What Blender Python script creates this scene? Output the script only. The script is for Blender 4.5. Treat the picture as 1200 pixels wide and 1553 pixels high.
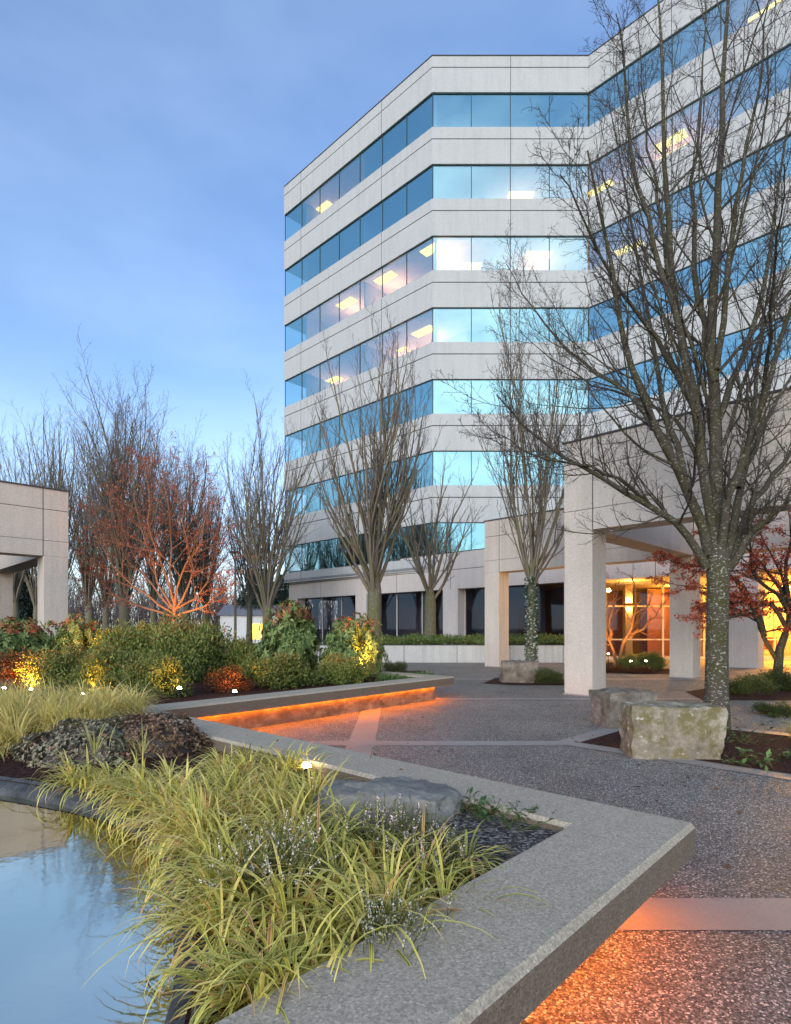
import bpy, math, random
import numpy as np
from mathutils import Vector, noise as mnoise

R = math.radians
SC = bpy.context.scene
COL = SC.collection
for o in list(bpy.data.objects):
    bpy.data.objects.remove(o, do_unlink=True)

# ------------------------------------------------------------------ camera
H, F, HY = 1.45, 880.0, 953.0           # eye height; measured focal length and horizon of the photograph
cam = bpy.data.cameras.new('camera')
cam.sensor_fit = 'HORIZONTAL'; cam.sensor_width = 24.0
cam.lens = 24.0 * F / 1200.0
cam.shift_y = (HY - 776.5) / 1200.0
cam.clip_start = 0.05; cam.clip_end = 3000
co = bpy.data.objects.new('camera', cam); COL.objects.link(co)
co.location = (0, 0, H); co.rotation_euler = (R(90), 0, 0)
SC.camera = co

# ------------------------------------------------------------------ world and sun
SUN_EL, SUN_AZ = 15.0, 200.0
w = bpy.data.worlds.new('World'); SC.world = w; w.use_nodes = True
nt = w.node_tree; nt.nodes.clear()
out = nt.nodes.new('ShaderNodeOutputWorld'); bg = nt.nodes.new('ShaderNodeBackground')
sky = nt.nodes.new('ShaderNodeTexSky'); sky.sky_type = 'NISHITA'; sky.sun_disc = False
sky.sun_elevation = R(SUN_EL); sky.sun_rotation = R(SUN_AZ)
sky.altitude = 0; sky.air_density = 1.0; sky.dust_density = 0.3; sky.ozone_density = 1.6
tc = nt.nodes.new('ShaderNodeTexCoord')
mp = nt.nodes.new('ShaderNodeMapping'); mp.inputs['Scale'].default_value = (1.0, 1.0, 2.6)
nz = nt.nodes.new('ShaderNodeTexNoise'); nz.inputs['Scale'].default_value = 1.6
nz.inputs['Detail'].default_value = 5; nz.inputs['Roughness'].default_value = 0.55
cr = nt.nodes.new('ShaderNodeValToRGB')
cr.color_ramp.elements[0].position = 0.38; cr.color_ramp.elements[0].color = (0.10, 0.10, 0.10, 1)
cr.color_ramp.elements[1].position = 0.75; cr.color_ramp.elements[1].color = (0.26, 0.26, 0.26, 1)
mx = nt.nodes.new('ShaderNodeMix'); mx.data_type = 'RGBA'
mx.inputs[7].default_value = (4.9, 6.1, 8.3, 1)          # thin high cloud
L = nt.links
L.new(tc.outputs['Generated'], mp.inputs['Vector']); L.new(mp.outputs[0], nz.inputs['Vector'])
L.new(nz.outputs['Fac'], cr.inputs[0])
sz = nt.nodes.new('ShaderNodeSeparateXYZ'); L.new(tc.outputs['Generated'], sz.inputs[0])
hz_ = nt.nodes.new('ShaderNodeMapRange'); hz_.inputs['From Min'].default_value = 0.38; hz_.inputs['From Max'].default_value = 0.02; hz_.inputs['To Max'].default_value = 0.42; hz_.clamp = True; L.new(sz.outputs['Z'], hz_.inputs['Value'])
ma_ = nt.nodes.new('ShaderNodeMath'); ma_.operation = 'ADD'; ma_.use_clamp = True; L.new(cr.outputs[0], ma_.inputs[0]); L.new(hz_.outputs[0], ma_.inputs[1]); L.new(ma_.outputs[0], mx.inputs[0])
hsv = nt.nodes.new('ShaderNodeHueSaturation'); hsv.inputs['Saturation'].default_value = 1.28; hsv.inputs['Value'].default_value = 1.12; hsv.inputs['Hue'].default_value = 0.51
L.new(sky.outputs[0], hsv.inputs['Color']); L.new(hsv.outputs[0], mx.inputs[6]); 
# bright broken cloud in the part of the sky behind the camera (mirrored by the tower glass)
sx = nt.nodes.new('ShaderNodeSeparateXYZ'); L.new(tc.outputs['Generated'], sx.inputs[0])
back = nt.nodes.new('ShaderNodeMapRange'); back.inputs['From Min'].default_value = -0.25; back.inputs['From Max'].default_value = -0.85; back.clamp = True; L.new(sx.outputs['Y'], back.inputs['Value'])
lo2 = nt.nodes.new('ShaderNodeMapRange'); lo2.inputs['From Min'].default_value = 0.16; lo2.inputs['From Max'].default_value = 0.34; lo2.clamp = True; L.new(sx.outputs['Z'], lo2.inputs['Value'])
low = nt.nodes.new('ShaderNodeMapRange'); low.inputs['From Min'].default_value = 0.85; low.inputs['From Max'].default_value = 0.25; low.clamp = True; L.new(sx.outputs['Z'], low.inputs['Value'])
mp2 = nt.nodes.new('ShaderNodeMapping'); mp2.inputs['Scale'].default_value = (1.0, 1.0, 2.2); L.new(tc.outputs['Generated'], mp2.inputs['Vector'])
nz2 = nt.nodes.new('ShaderNodeTexNoise'); nz2.inputs['Scale'].default_value = 3.2; nz2.inputs['Detail'].default_value = 6; nz2.inputs['Roughness'].default_value = 0.6; L.new(mp2.outputs[0], nz2.inputs['Vector'])
cl2 = nt.nodes.new('ShaderNodeMapRange'); cl2.inputs['From Min'].default_value = 0.34; cl2.inputs['From Max'].default_value = 0.66; cl2.clamp = True; L.new(nz2.outputs['Fac'], cl2.inputs['Value'])
m1 = nt.nodes.new('ShaderNodeMath'); m1.operation = 'MULTIPLY'; L.new(back.outputs[0], m1.inputs[0]); L.new(low.outputs[0], m1.inputs[1])
m2 = nt.nodes.new('ShaderNodeMath'); m2.operation = 'MULTIPLY'; m3 = nt.nodes.new('ShaderNodeMath'); m3.operation = 'MULTIPLY'; L.new(m1.outputs[0], m3.inputs[0]); L.new(lo2.outputs[0], m3.inputs[1]); L.new(m3.outputs[0], m2.inputs[0]); L.new(cl2.outputs[0], m2.inputs[1])
mx2 = nt.nodes.new('ShaderNodeMix'); mx2.data_type = 'RGBA'; L.new(m2.outputs[0], mx2.inputs[0]); L.new(mx.outputs[2], mx2.inputs[6]); mx2.inputs[7].default_value = (10.5, 11.2, 12.0, 1)
L.new(mx2.outputs[2], bg.inputs[0]); L.new(bg.outputs[0], out.inputs[0])
bg.inputs[1].default_value = 0.12

sl = bpy.data.lights.new('sun', 'SUN'); sl.energy = 1.5; sl.angle = R(44); sl.color = (1.0, 0.94, 0.87)
so = bpy.data.objects.new('sun', sl); COL.objects.link(so)
az, el = R(SUN_AZ), R(SUN_EL)
so.rotation_euler = Vector((-math.sin(az)*math.cos(el), -math.cos(az)*math.cos(el), -math.sin(el))).to_track_quat('-Z', 'Y').to_euler()

SC.view_settings.view_transform = 'Standard'; SC.view_settings.look = 'None'
SC.view_settings.exposure = 0.98; SC.view_settings.gamma = 1.0
SC.render.engine = 'CYCLES'
SC.cycles.use_denoising = True
SC.cycles.max_bounces = 8; SC.cycles.transparent_max_bounces = 16
SC.cycles.sample_clamp_indirect = 6

# ------------------------------------------------------------------ measuring helpers
def at(x, y, d):
    """photo pixel at depth d -> world point"""
    return Vector(((x - 600) / F * d, d, H + (HY - y) / F * d))
def on(x, y, z=0.0):
    """photo pixel on the level z -> world point"""
    return at(x, y, (H - z) * F / (y - HY))
S2 = math.sqrt(0.5)
A_ = Vector((S2, -S2, 0)); B_ = Vector((S2, S2, 0)); UP = Vector((0, 0, 1))

# ------------------------------------------------------------------ object helpers
def tag(o, label=None, cat=None, group=None, kind=None):
    if label: o['label'] = label
    if cat: o['category'] = cat
    if group: o['group'] = group
    if kind: o['kind'] = kind
    return o
def empty(name, loc=(0, 0, 0), label=None, cat=None, group=None):
    o = bpy.data.objects.new(name, None); COL.objects.link(o)
    o.location = loc; o.empty_display_size = 0.2
    return tag(o, label, cat, group)
def link(name, me, mats, parent=None, world=True):
    o = bpy.data.objects.new(name, me); COL.objects.link(o)
    for m in (mats if isinstance(mats, (list, tuple)) else [mats]):
        me.materials.append(m)
    if parent is not None:
        o.parent = parent
        if world: o.location = -Vector(parent.location)
    return o
def copy_tree(o, parent=None):
    c = o.copy(); COL.objects.link(c); c.parent = parent
    for ch in list(o.children): copy_tree(ch, c)
    return c

class MB:
    def __init__(s): s.v = []; s.f = []; s.m = []
    def add(s, vs, fs, m=0):
        n = len(s.v); s.v += [tuple(v) for v in vs]
        s.f += [tuple(i + n for i in f) for f in fs]; s.m += [m] * len(fs); return s
    def hexa(s, b, t, m=0):                       # 4 bottom, 4 top corners (counter-clockwise)
        return s.add(list(b) + list(t), [(3, 2, 1, 0), (4, 5, 6, 7), (0, 1, 5, 4), (1, 2, 6, 5), (2, 3, 7, 6), (3, 0, 4, 7)], m)
    def box(s, p, e1, e2, h, m=0):                # corner, two edge vectors, height
        p, e1, e2 = Vector(p), Vector(e1), Vector(e2); hv = Vector((0, 0, h))
        if e1.cross(e2).z < 0: e1, e2 = e2, e1
        b = [p, p + e1, p + e1 + e2, p + e2]
        return s.hexa(b, [q + hv for q in b], m)
    def prism(s, pts, z0, z1, m=0):
        n = len(pts); a = [(p[0], p[1], z0) for p in pts] + [(p[0], p[1], z1) for p in pts]
        return s.add(a, [tuple(range(n))[::-1], tuple(range(n, 2 * n))] + [(i, (i + 1) % n, n + (i + 1) % n, n + i) for i in range(n)], m)
    def build(s, name, mats, parent=None, bevel=0, smooth=False, seg=2):
        me = bpy.data.meshes.new(name); me.from_pydata(s.v, [], s.f); me.update()
        for p, mi in zip(me.polygons, s.m): p.material_index = mi; p.use_smooth = smooth
        o = link(name, me, mats, parent)
        if bevel:
            b = o.modifiers.new('bevel', 'BEVEL'); b.width = bevel; b.segments = seg; b.limit_method = 'ANGLE'; b.angle_limit = R(40)
        return o

def offset(path, d):
    """mitred offset of a 2-D polyline to its left"""
    P = [Vector((p[0], p[1])) for p in path]; r = []
    for i, p in enumerate(P):
        ns = []
        if i > 0: t = (p - P[i-1]).normalized(); ns.append(Vector((-t.y, t.x)))
        if i < len(P) - 1: t = (P[i+1] - p).normalized(); ns.append(Vector((-t.y, t.x)))
        if len(ns) == 1: r.append(p + ns[0] * d)
        else:
            m = (ns[0] + ns[1]).normalized(); r.append(p + m * (d / max(0.2, m.dot(ns[0]))))
    return r
def strip(mb, path, o0, o1, z0, z1, m=0):
    """closed band along a path between two left offsets (o0 < o1)"""
    a, b = offset(path, o0), offset(path, o1); n = len(a); vs = []
    for q in (a, b):
        for z in (z0, z1): vs += [(p.x, p.y, z) for p in q]
    fs = []
    for i in range(n - 1):
        fs += [(i, i+1, n+i+1, n+i), (2*n+i+1, 2*n+i, 3*n+i, 3*n+i+1), (n+i, n+i+1, 3*n+i+1, 3*n+i), (i+1, i, 2*n+i, 2*n+i+1)]
    fs += [(0, n, 3*n, 2*n), (n-1, 3*n-1, 4*n-1, 2*n-1)]
    return mb.add(vs, fs, m)

def np_mesh(name, verts, quads=None, tris=None, tint=None, uv=None, smooth=False):
    me = bpy.data.meshes.new(name); verts = np.asarray(verts, np.float32).reshape(-1, 3)
    loops = []; starts = []; tot = []; c = 0
    for arr, k in ((quads, 4), (tris, 3)):
        if arr is not None and len(arr):
            arr = np.asarray(arr, np.int32).reshape(-1, k); loops.append(arr.ravel())
            starts.append(c + np.arange(len(arr), dtype=np.int32) * k); tot.append(np.full(len(arr), k, np.int32)); c += arr.size
    lo = np.concatenate(loops); st = np.concatenate(starts); tt = np.concatenate(tot)
    me.vertices.add(len(verts)); me.vertices.foreach_set('co', verts.ravel())
    me.loops.add(len(lo)); me.loops.foreach_set('vertex_index', lo)
    me.polygons.add(len(st)); me.polygons.foreach_set('loop_start', st); me.polygons.foreach_set('loop_total', tt)
    if smooth: me.polygons.foreach_set('use_smooth', np.ones(len(st), bool))
    me.update(calc_edges=True); me.validate()
    if tint is not None:
        a = me.attributes.new('tint', 'FLOAT', 'POINT'); a.data.foreach_set('value', np.asarray(tint, np.float32).ravel())
    if uv is not None:
        a = me.attributes.new('across', 'FLOAT', 'POINT'); a.data.foreach_set('value', np.asarray(uv, np.float32).ravel())
    return me

# ------------------------------------------------------------------ materials
def new_mat(name):
    m = bpy.data.materials.new(name); m.use_nodes = True; n = m.node_tree; n.nodes.clear()
    o = n.nodes.new('ShaderNodeOutputMaterial'); return m, n, o
def N(n, t, **kw):
    x = n.nodes.new(t)
    for k, v in kw.items():
        if k.startswith('i_'): x.inputs[k[2:].replace('_', ' ')].default_value = v
        else: setattr(x, k, v)
    return x
def ramp(n, fac, stops):
    c = n.nodes.new('ShaderNodeValToRGB'); e = c.color_ramp.elements
    while len(e) < len(stops): e.new(0.5)
    for el_, (p, col) in zip(e, stops):
        el_.position = p; el_.color = (*col, 1) if len(col) == 3 else col
    n.links.new(fac, c.inputs[0]); return c.outputs[0]
def mixc(n, fac, a, b, mode='MIX'):
    x = n.nodes.new('ShaderNodeMix'); x.data_type = 'RGBA'; x.blend_type = mode
    for s, v in ((0, fac), (6, a), (7, b)):
        if isinstance(v, (int, float)): x.inputs[s].default_value = v
        elif isinstance(v, tuple): x.inputs[s].default_value = (*v, 1)
        else: n.links.new(v, x.inputs[s])
    return x.outputs[2]
def coords(n, scale=1.0, kind='Object'):
    t = N(n, 'ShaderNodeTexCoord'); m = N(n, 'ShaderNodeMapping')
    m.inputs['Scale'].default_value = (scale,) * 3 if isinstance(scale, (int, float)) else scale
    n.links.new(t.outputs[kind], m.inputs[0]); return m.outputs[0]
def noise(n, vec, scale, detail=4, rough=0.55):
    x = N(n, 'ShaderNodeTexNoise'); x.inputs['Scale'].default_value = scale
    x.inputs['Detail'].default_value = detail; x.inputs['Roughness'].default_value = rough
    n.links.new(vec, x.inputs['Vector']); return x.outputs['Fac']
def vor(n, vec, scale, outp='Color', feature='F1'):
    x = N(n, 'ShaderNodeTexVoronoi'); x.feature = feature; x.inputs['Scale'].default_value = scale
    n.links.new(vec, x.inputs['Vector']); return x.outputs[outp]
def surf(n, o, col, rough=0.7, bump=None, bs=0.3, bd=0.01, spec=0.3, **kw):
    p = N(n, 'ShaderNodeBsdfPrincipled')
    if isinstance(col, tuple): p.inputs['Base Color'].default_value = (*col, 1)
    else: n.links.new(col, p.inputs['Base Color'])
    if isinstance(rough, (int, float)): p.inputs['Roughness'].default_value = rough
    else: n.links.new(rough, p.inputs['Roughness'])
    p.inputs['Specular IOR Level'].default_value = spec
    if bump is not None:
        b = N(n, 'ShaderNodeBump'); b.inputs['Strength'].default_value = bs; b.inputs['Distance'].default_value = bd
        n.links.new(bump, b.inputs['Height']); n.links.new(b.outputs[0], p.inputs['Normal'])
    for k, v in kw.items(): p.inputs[k].default_value = v
    n.links.new(p.outputs[0], o.inputs[0]); return p
def sep_r(n, colr):
    s = N(n, 'ShaderNodeSeparateColor'); n.links.new(colr, s.inputs[0]); return s.outputs[0]

def m_plain(name, col, rough=0.6, var=0.12, scale=3.0, **kw):
    m, n, o = new_mat(name); v = coords(n)
    f = noise(n, v, scale, 5)
    c = mixc(n, f, tuple(c_ * (1 - var) for c_ in col), tuple(min(1, c_ * (1 + var)) for c_ in col))
    surf(n, o, c, rough, **kw); return m
def m_concrete(name, c0, c1, grain=140.0, streak=0.25, bs=0.25, pits=0.2):
    m, n, o = new_mat(name); v = coords(n)
    big = noise(n, v, 1.3, 8, 0.68); fine = noise(n, v, grain, 3, 0.7)
    c = mixc(n, big, c0, c1)
    sp = vor(n, v, grain * 0.8); g = ramp(n, sep_r(n, sp), [(0.0, (0.62,) * 3), (0.5, (0.95,) * 3), (0.9, (1.15,) * 3), (1.0, (1.5,) * 3)])
    c = mixc(n, pits * 2, c, g, 'MULTIPLY')
    sv = coords(n, (2.2, 2.2, 0.18)); st = ramp(n, noise(n, sv, 2.0, 6, 0.65), [(0.45, (1, 1, 1)), (0.75, (0.70, 0.68, 0.66))])
    c = mixc(n, streak, c, st, 'MULTIPLY')
    surf(n, o, c, 0.85, fine, bs, 0.004, 0.2); return m
def m_aggregate(name):
    m, n, o = new_mat(name); v = coords(n)
    cell = vor(n, v, 125.0); dist = vor(n, v, 125.0, 'Distance')
    r = sep_r(n, cell)
    c = ramp(n, r, [(0.0, (0.035, 0.034, 0.033)), (0.3, (0.09, 0.086, 0.08)), (0.6, (0.165, 0.157, 0.146)), (0.84, (0.28, 0.265, 0.245)), (0.93, (0.52, 0.50, 0.465)), (1.0, (0.78, 0.75, 0.71))])
    big = ramp(n, noise(n, v, 0.5, 6, 0.6), [(0.3, (0.72, 0.71, 0.68)), (0.7, (1.18, 1.14, 1.08))])
    c = mixc(n, 1.0, c, big, 'MULTIPLY')
    stain = ramp(n, noise(n, v, 1.7, 7, 0.7), [(0.5, (1, 1, 1)), (0.72, (0.62, 0.58, 0.55))])
    c = mixc(n, 0.8, c, stain, 'MULTIPLY')
    inv = N(n, 'ShaderNodeMath', operation='SUBTRACT'); inv.inputs[0].default_value = 1; n.links.new(dist, inv.inputs[1])
    rg = ramp(n, noise(n, v, 2.0, 4), [(0.3, (0.5,) * 3), (0.7, (0.75,) * 3)])
    surf(n, o, c, rg, inv.outputs[0], 0.7, 0.008, 0.4); return m
def m_band(name):
    m, n, o = new_mat(name); v = coords(n)
    c = mixc(n, noise(n, v, 2.5, 7, 0.65), (0.19, 0.175, 0.16), (0.33, 0.305, 0.28))
    c = mixc(n, 0.5, c, ramp(n, noise(n, v, 90, 3, 0.7), [(0.3, (0.7,) * 3), (0.7, (1.2,) * 3)]), 'MULTIPLY')
    surf(n, o, c, 0.5, noise(n, v, 120, 3), 0.2, 0.003, 0.4); return m
def m_mulch(name, c0, c1, c2, scale=60):
    m, n, o = new_mat(name); v = coords(n, (1, 1.0, 1))
    r = sep_r(n, vor(n, v, scale)); d = vor(n, v, scale, 'Distance')
    c = ramp(n, r, [(0.0, c0), (0.6, c1), (1.0, c2)])
    surf(n, o, c, 0.9, noise(n, v, scale, 5, 0.8), 1.0, 0.03, 0.15); return m
def m_glass_tower():
    m, n, o = new_mat('tower_glass'); v = coords(n)
    g = N(n, 'ShaderNodeBsdfGlossy'); g.inputs['Roughness'].default_value = 0.02; g.inputs['Color'].default_value = (0.55, 0.90, 0.90, 1)
    b = N(n, 'ShaderNodeBump'); b.inputs['Strength'].default_value = 0.05; b.inputs['Distance'].default_value = 0.05
    n.links.new(noise(n, v, 0.35, 2), b.inputs['Height']); n.links.new(b.outputs[0], g.inputs['Normal'])
    t = N(n, 'ShaderNodeBsdfTransparent'); t.inputs['Color'].default_value = (0.72, 0.86, 0.88, 1)
    fr = N(n, 'ShaderNodeFresnel'); fr.inputs['IOR'].default_value = 1.5
    ad = N(n, 'ShaderNodeMath', operation='ADD'); ad.inputs[1].default_value = 0.55; ad.use_clamp = True
    n.links.new(fr.outputs[0], ad.inputs[0])
    x = N(n, 'ShaderNodeMixShader'); n.links.new(ad.outputs[0], x.inputs[0]); n.links.new(t.outputs[0], x.inputs[1]); n.links.new(g.outputs[0], x.inputs[2])
    n.links.new(x.outputs[0], o.inputs[0]); return m
def m_glass_clear(name, refl=0.12, tint=(0.5, 0.5, 0.52)):
    m, n, o = new_mat(name)
    g = N(n, 'ShaderNodeBsdfGlossy'); g.inputs['Roughness'].default_value = 0.03; g.inputs['Color'].default_value = (0.42, 0.52, 0.72, 1)
    t = N(n, 'ShaderNodeBsdfTransparent'); t.inputs['Color'].default_value = (*tint, 1)
    fr = N(n, 'ShaderNodeFresnel'); fr.inputs['IOR'].default_value = 1.5
    ad = N(n, 'ShaderNodeMath', operation='ADD'); ad.inputs[1].default_value = refl; ad.use_clamp = True
    n.links.new(fr.outputs[0], ad.inputs[0])
    x = N(n, 'ShaderNodeMixShader'); n.links.new(ad.outputs[0], x.inputs[0]); n.links.new(t.outputs[0], x.inputs[1]); n.links.new(g.outputs[0], x.inputs[2])
    n.links.new(x.outputs[0], o.inputs[0]); return m
def m_emit(name, col, s):
    m, n, o = new_mat(name); e = N(n, 'ShaderNodeEmission'); e.inputs[0].default_value = (*col, 1); e.inputs[1].default_value = s
    n.links.new(e.outputs[0], o.inputs[0]); return m
def m_leaf(name, stops, trans=0.25, rough=0.5, edge=None):
    m, n, o = new_mat(name)
    a = N(n, 'ShaderNodeAttribute', attribute_name='tint'); c = ramp(n, a.outputs['Fac'], stops)
    if edge:
        u = N(n, 'ShaderNodeAttribute', attribute_name='across')
        c = mixc(n, ramp(n, u.outputs['Fac'], [(0.55, (0, 0, 0)), (0.95, (0.85, 0.85, 0.85))]), c, edge)
    oi = N(n, 'ShaderNodeObjectInfo'); c = mixc(n, 1.0, c, ramp(n, oi.outputs['Random'], [(0.0, (0.72, 0.76, 0.70)), (0.5, (1.0, 1.0, 1.0)), (1.0, (1.30, 1.22, 1.10))]), 'MULTIPLY')
    p = N(n, 'ShaderNodeBsdfPrincipled'); n.links.new(c, p.inputs['Base Color']); p.inputs['Roughness'].default_value = rough
    p.inputs['Specular IOR Level'].default_value = 0.3
    t = N(n, 'ShaderNodeBsdfTranslucent'); n.links.new(c, t.inputs['Color'])
    x = N(n, 'ShaderNodeMixShader'); x.inputs[0].default_value = trans
    n.links.new(p.outputs[0], x.inputs[1]); n.links.new(t.outputs[0], x.inputs[2]); n.links.new(x.outputs[0], o.inputs[0]); return m
def m_bark(name, c0, c1, moss=None, lichen=None, scale=14):
    m, n, o = new_mat(name); v = coords(n, (1, 1, 0.35)); v2 = coords(n)
    f = noise(n, v, scale, 6, 0.7); c = mixc(n, f, c0, c1)
    if moss: c = mixc(n, ramp(n, noise(n, v2, 2.6, 5, 0.6), [(0.42, (0, 0, 0)), (0.62, (0.85,) * 3)]), c, moss)
    if lichen: c = mixc(n, ramp(n, noise(n, coords(n, (1, 1, 1.8)), 24, 5, 0.65), [(0.56, (0, 0, 0)), (0.64, (0.8,) * 3)]), c, lichen)
    surf(n, o, c, 0.9, f, 0.7, 0.012, 0.1); return m
def m_stone(name, c0, c1, c2, scale=3.0, moss=None):
    m, n, o = new_mat(name); v = coords(n)
    f = noise(n, v, scale, 8, 0.65); c = ramp(n, f, [(0.3, c0), (0.5, c1), (0.7, c2)])
    c = mixc(n, 0.6, c, ramp(n, noise(n, v, 40, 4, 0.7), [(0.3, (0.6,) * 3), (0.7, (1.25,) * 3)]), 'MULTIPLY')
    if moss:
        c = mixc(n, ramp(n, noise(n, v, 4.5, 7, 0.7), [(0.46, (0, 0, 0)), (0.58, (0.9,) * 3)]), c, moss)
        c = mixc(n, ramp(n, noise(n, coords(n, 1.0), 7.7, 6, 0.65), [(0.60, (0, 0, 0)), (0.68, (0.85,) * 3)]), c, (0.62, 0.60, 0.52))
    surf(n, o, c, 0.85, noise(n, v, 14, 8, 0.7), 0.8, 0.03, 0.25); return m

M = {}
M['pergola'] = m_concrete('pergola_concrete', (0.46, 0.41, 0.36), (0.57, 0.515, 0.455), 110, 0.5, 0.35, 0.25)
M['podium'] = m_concrete('podium_concrete', (0.48, 0.44, 0.415), (0.58, 0.535, 0.50), 110, 0.4, 0.3, 0.2)
M['spandrel'] = m_concrete('spandrel_concrete', (0.385, 0.40, 0.405), (0.455, 0.47, 0.475), 60, 0.4, 0.15, 0.15)
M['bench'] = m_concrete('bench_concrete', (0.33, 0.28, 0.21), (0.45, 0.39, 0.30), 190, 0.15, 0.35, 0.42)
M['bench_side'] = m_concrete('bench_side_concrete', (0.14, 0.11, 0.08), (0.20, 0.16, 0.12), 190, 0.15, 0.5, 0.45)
m_, n_, o_ = new_mat('stained_base_wall'); v_ = coords(n_, (1, 1, 1.6))
c_ = ramp(n_, noise(n_, v_, 5.0, 7, 0.68), [(0.30, (0.10, 0.075, 0.05)), (0.5, (0.21, 0.165, 0.115)), (0.70, (0.36, 0.30, 0.22))])
surf(n_, o_, c_, 0.85, noise(n_, v_, 60, 4, 0.7), 0.4, 0.01, 0.15); M['bench_wall'] = m_
M['planter'] = m_concrete('planter_concrete', (0.46, 0.47, 0.46), (0.60, 0.60, 0.57), 80, 0.8, 0.25, 0.2)
M['joint'] = m_plain('dark_joint', (0.05, 0.05, 0.055), 0.8)
M['frame'] = m_plain('dark_mullion', (0.03, 0.06, 0.075), 0.4)
M['mullion'] = m_plain('pale_mullion', (0.45, 0.42, 0.40), 0.4)
M['tglass'] = m_glass_tower()
M['dglass'] = m_glass_clear('dark_glass', 0.02, (0.42, 0.40, 0.45))
M['eglass'] = m_glass_clear('entry_glass', 0.03, (0.75, 0.72, 0.7))
M['ceiling'] = m_plain('office_ceiling', (0.62, 0.60, 0.58), 0.9)
M['core'] = m_plain('office_wall', (0.30, 0.30, 0.33), 0.9)
M['panel'] = m_emit('office_light', (1.0, 0.66, 0.09), 2.6)
M['soffit'] = m_plain('soffit', (0.55, 0.45, 0.36), 0.85)
M['wood'] = m_plain('lobby_wood', (0.22, 0.09, 0.045), 0.5, 0.3, 6)
M['lobby_floor'] = m_plain('lobby_floor', (0.28, 0.2, 0.15), 0.3)
M['lobby_wall'] = m_plain('lobby_wall', (0.62, 0.45, 0.26), 0.8)
M['agg'] = m_aggregate('exposed_aggregate')
M['band'] = m_band('paving_band')
M['mulch'] = m_mulch('bark_mulch', (0.018, 0.008, 0.007), (0.055, 0.022, 0.018), (0.12, 0.05, 0.035), 55)
M['gravel'] = m_mulch('dark_gravel', (0.04, 0.036, 0.032), (0.14, 0.125, 0.112), (0.46, 0.43, 0.40), 75)
M['lawn'] = m_plain('lawn', (0.045, 0.055, 0.035), 0.95, 0.4, 0.6)
M['basalt'] = m_stone('basalt_rim', (0.035, 0.038, 0.044), (0.065, 0.068, 0.075), (0.12, 0.123, 0.13), 6)
M['black'] = m_plain('black_metal', (0.02, 0.02, 0.02), 0.4)
M['lens'] = m_emit('lamp_lens', (1.0, 0.80, 0.45), 40.0)
M['led'] = m_emit('led_strip', (1.0, 0.20, 0.001), 52.0)
M['bark'] = m_bark('mossy_bark', (0.035, 0.03, 0.025), (0.11, 0.092, 0.07), (0.055, 0.055, 0.018), (0.42, 0.43, 0.40))
M['limb'] = m_bark('limb_bark', (0.036, 0.031, 0.025), (0.105, 0.09, 0.068), (0.062, 0.058, 0.026), (0.26, 0.27, 0.23), 20)
M['twig'] = m_plain('twig_bark', (0.062, 0.049, 0.045), 0.9, 0.3)
M['fbark'] = m_bark('grey_bark', (0.10, 0.08, 0.068), (0.22, 0.19, 0.16), (0.16, 0.145, 0.07))
M['ftwig'] = m_plain('grey_twig', (0.135, 0.107, 0.108), 0.9, 0.25)
M['rtwig'] = m_plain('red_twig', (0.20, 0.085, 0.06), 0.85, 0.25)

# ------------------------------------------------------------------ ground
def sheet(name, pts, z, m, label=None, kind='structure'):
    me = bpy.data.meshes.new(name); me.from_pydata([(p[0], p[1], z) for p in pts], [], [tuple(range(len(pts)))]); me.update()
    o = link(name, me, m); tag(o, kind=kind); return o
sheet('ground', [(-900, -600), (900, -600), (900, 1500), (-900, 1500)], -0.004, M['lawn'])
sheet('plaza_paving', [(-7, -8), (26, -8), (26, 34), (-7, 34)], 0.0, M['agg'])
def band(x0, y0, x1, y1, z=0.004):
    return sheet('paving_band', [(x0, y0), (x1, y0), (x1, y1), (x0, y1)], z, M['band'])
band(-1.0, 2.78, 14.0, 3.11)
band(-2.2, 7.16, 2.1, 7.45, 0.004)
band(-0.6, 11.80, 14, 12.02)
band(-0.60, 7.45, -0.26, 11.80)
band(-0.60, 4.6, -0.26, 7.16)
band(1.2, 16.4, 22, 16.7)

# ------------------------------------------------------------------ concrete bench ring
ZB = 0.47
pA = Vector((1.523, 2.933)); pK = Vector((-2.87, 7.01)); pE = Vector((1.207, 11.8))
d0 = Vector((-1.236, -1.354)).normalized()
pS = pA + d0 * 5.0; pE4 = pE + Vector((-S2, S2)) * 6.0
bpath = [pS, pA, pK, pE, pE4]
bench = empty('concrete_bench', (pA.x, pA.y, 0), 'long zigzag concrete bench ledge with orange light glowing under its rim, around the planting beds', 'bench')
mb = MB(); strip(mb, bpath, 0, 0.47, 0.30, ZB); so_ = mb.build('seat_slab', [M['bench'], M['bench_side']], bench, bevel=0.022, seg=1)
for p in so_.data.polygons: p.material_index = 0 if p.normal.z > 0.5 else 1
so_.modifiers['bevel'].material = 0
mb = MB(); strip(mb, bpath, 0.30, 0.44, -0.05, 0.298); mb.build('base_wall', M['bench_wall'], bench)
def path_strips(mb, path, o0, o1, z0, z1):
    strip(mb, path, o0, o1, z0, z1)
mb = MB(); strip(mb, bpath, 0.265, 0.288, 0.284, 0.297); mb.build('light_strip', M['led'], bench)
bin_ = offset(bpath, 0.43)

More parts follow.
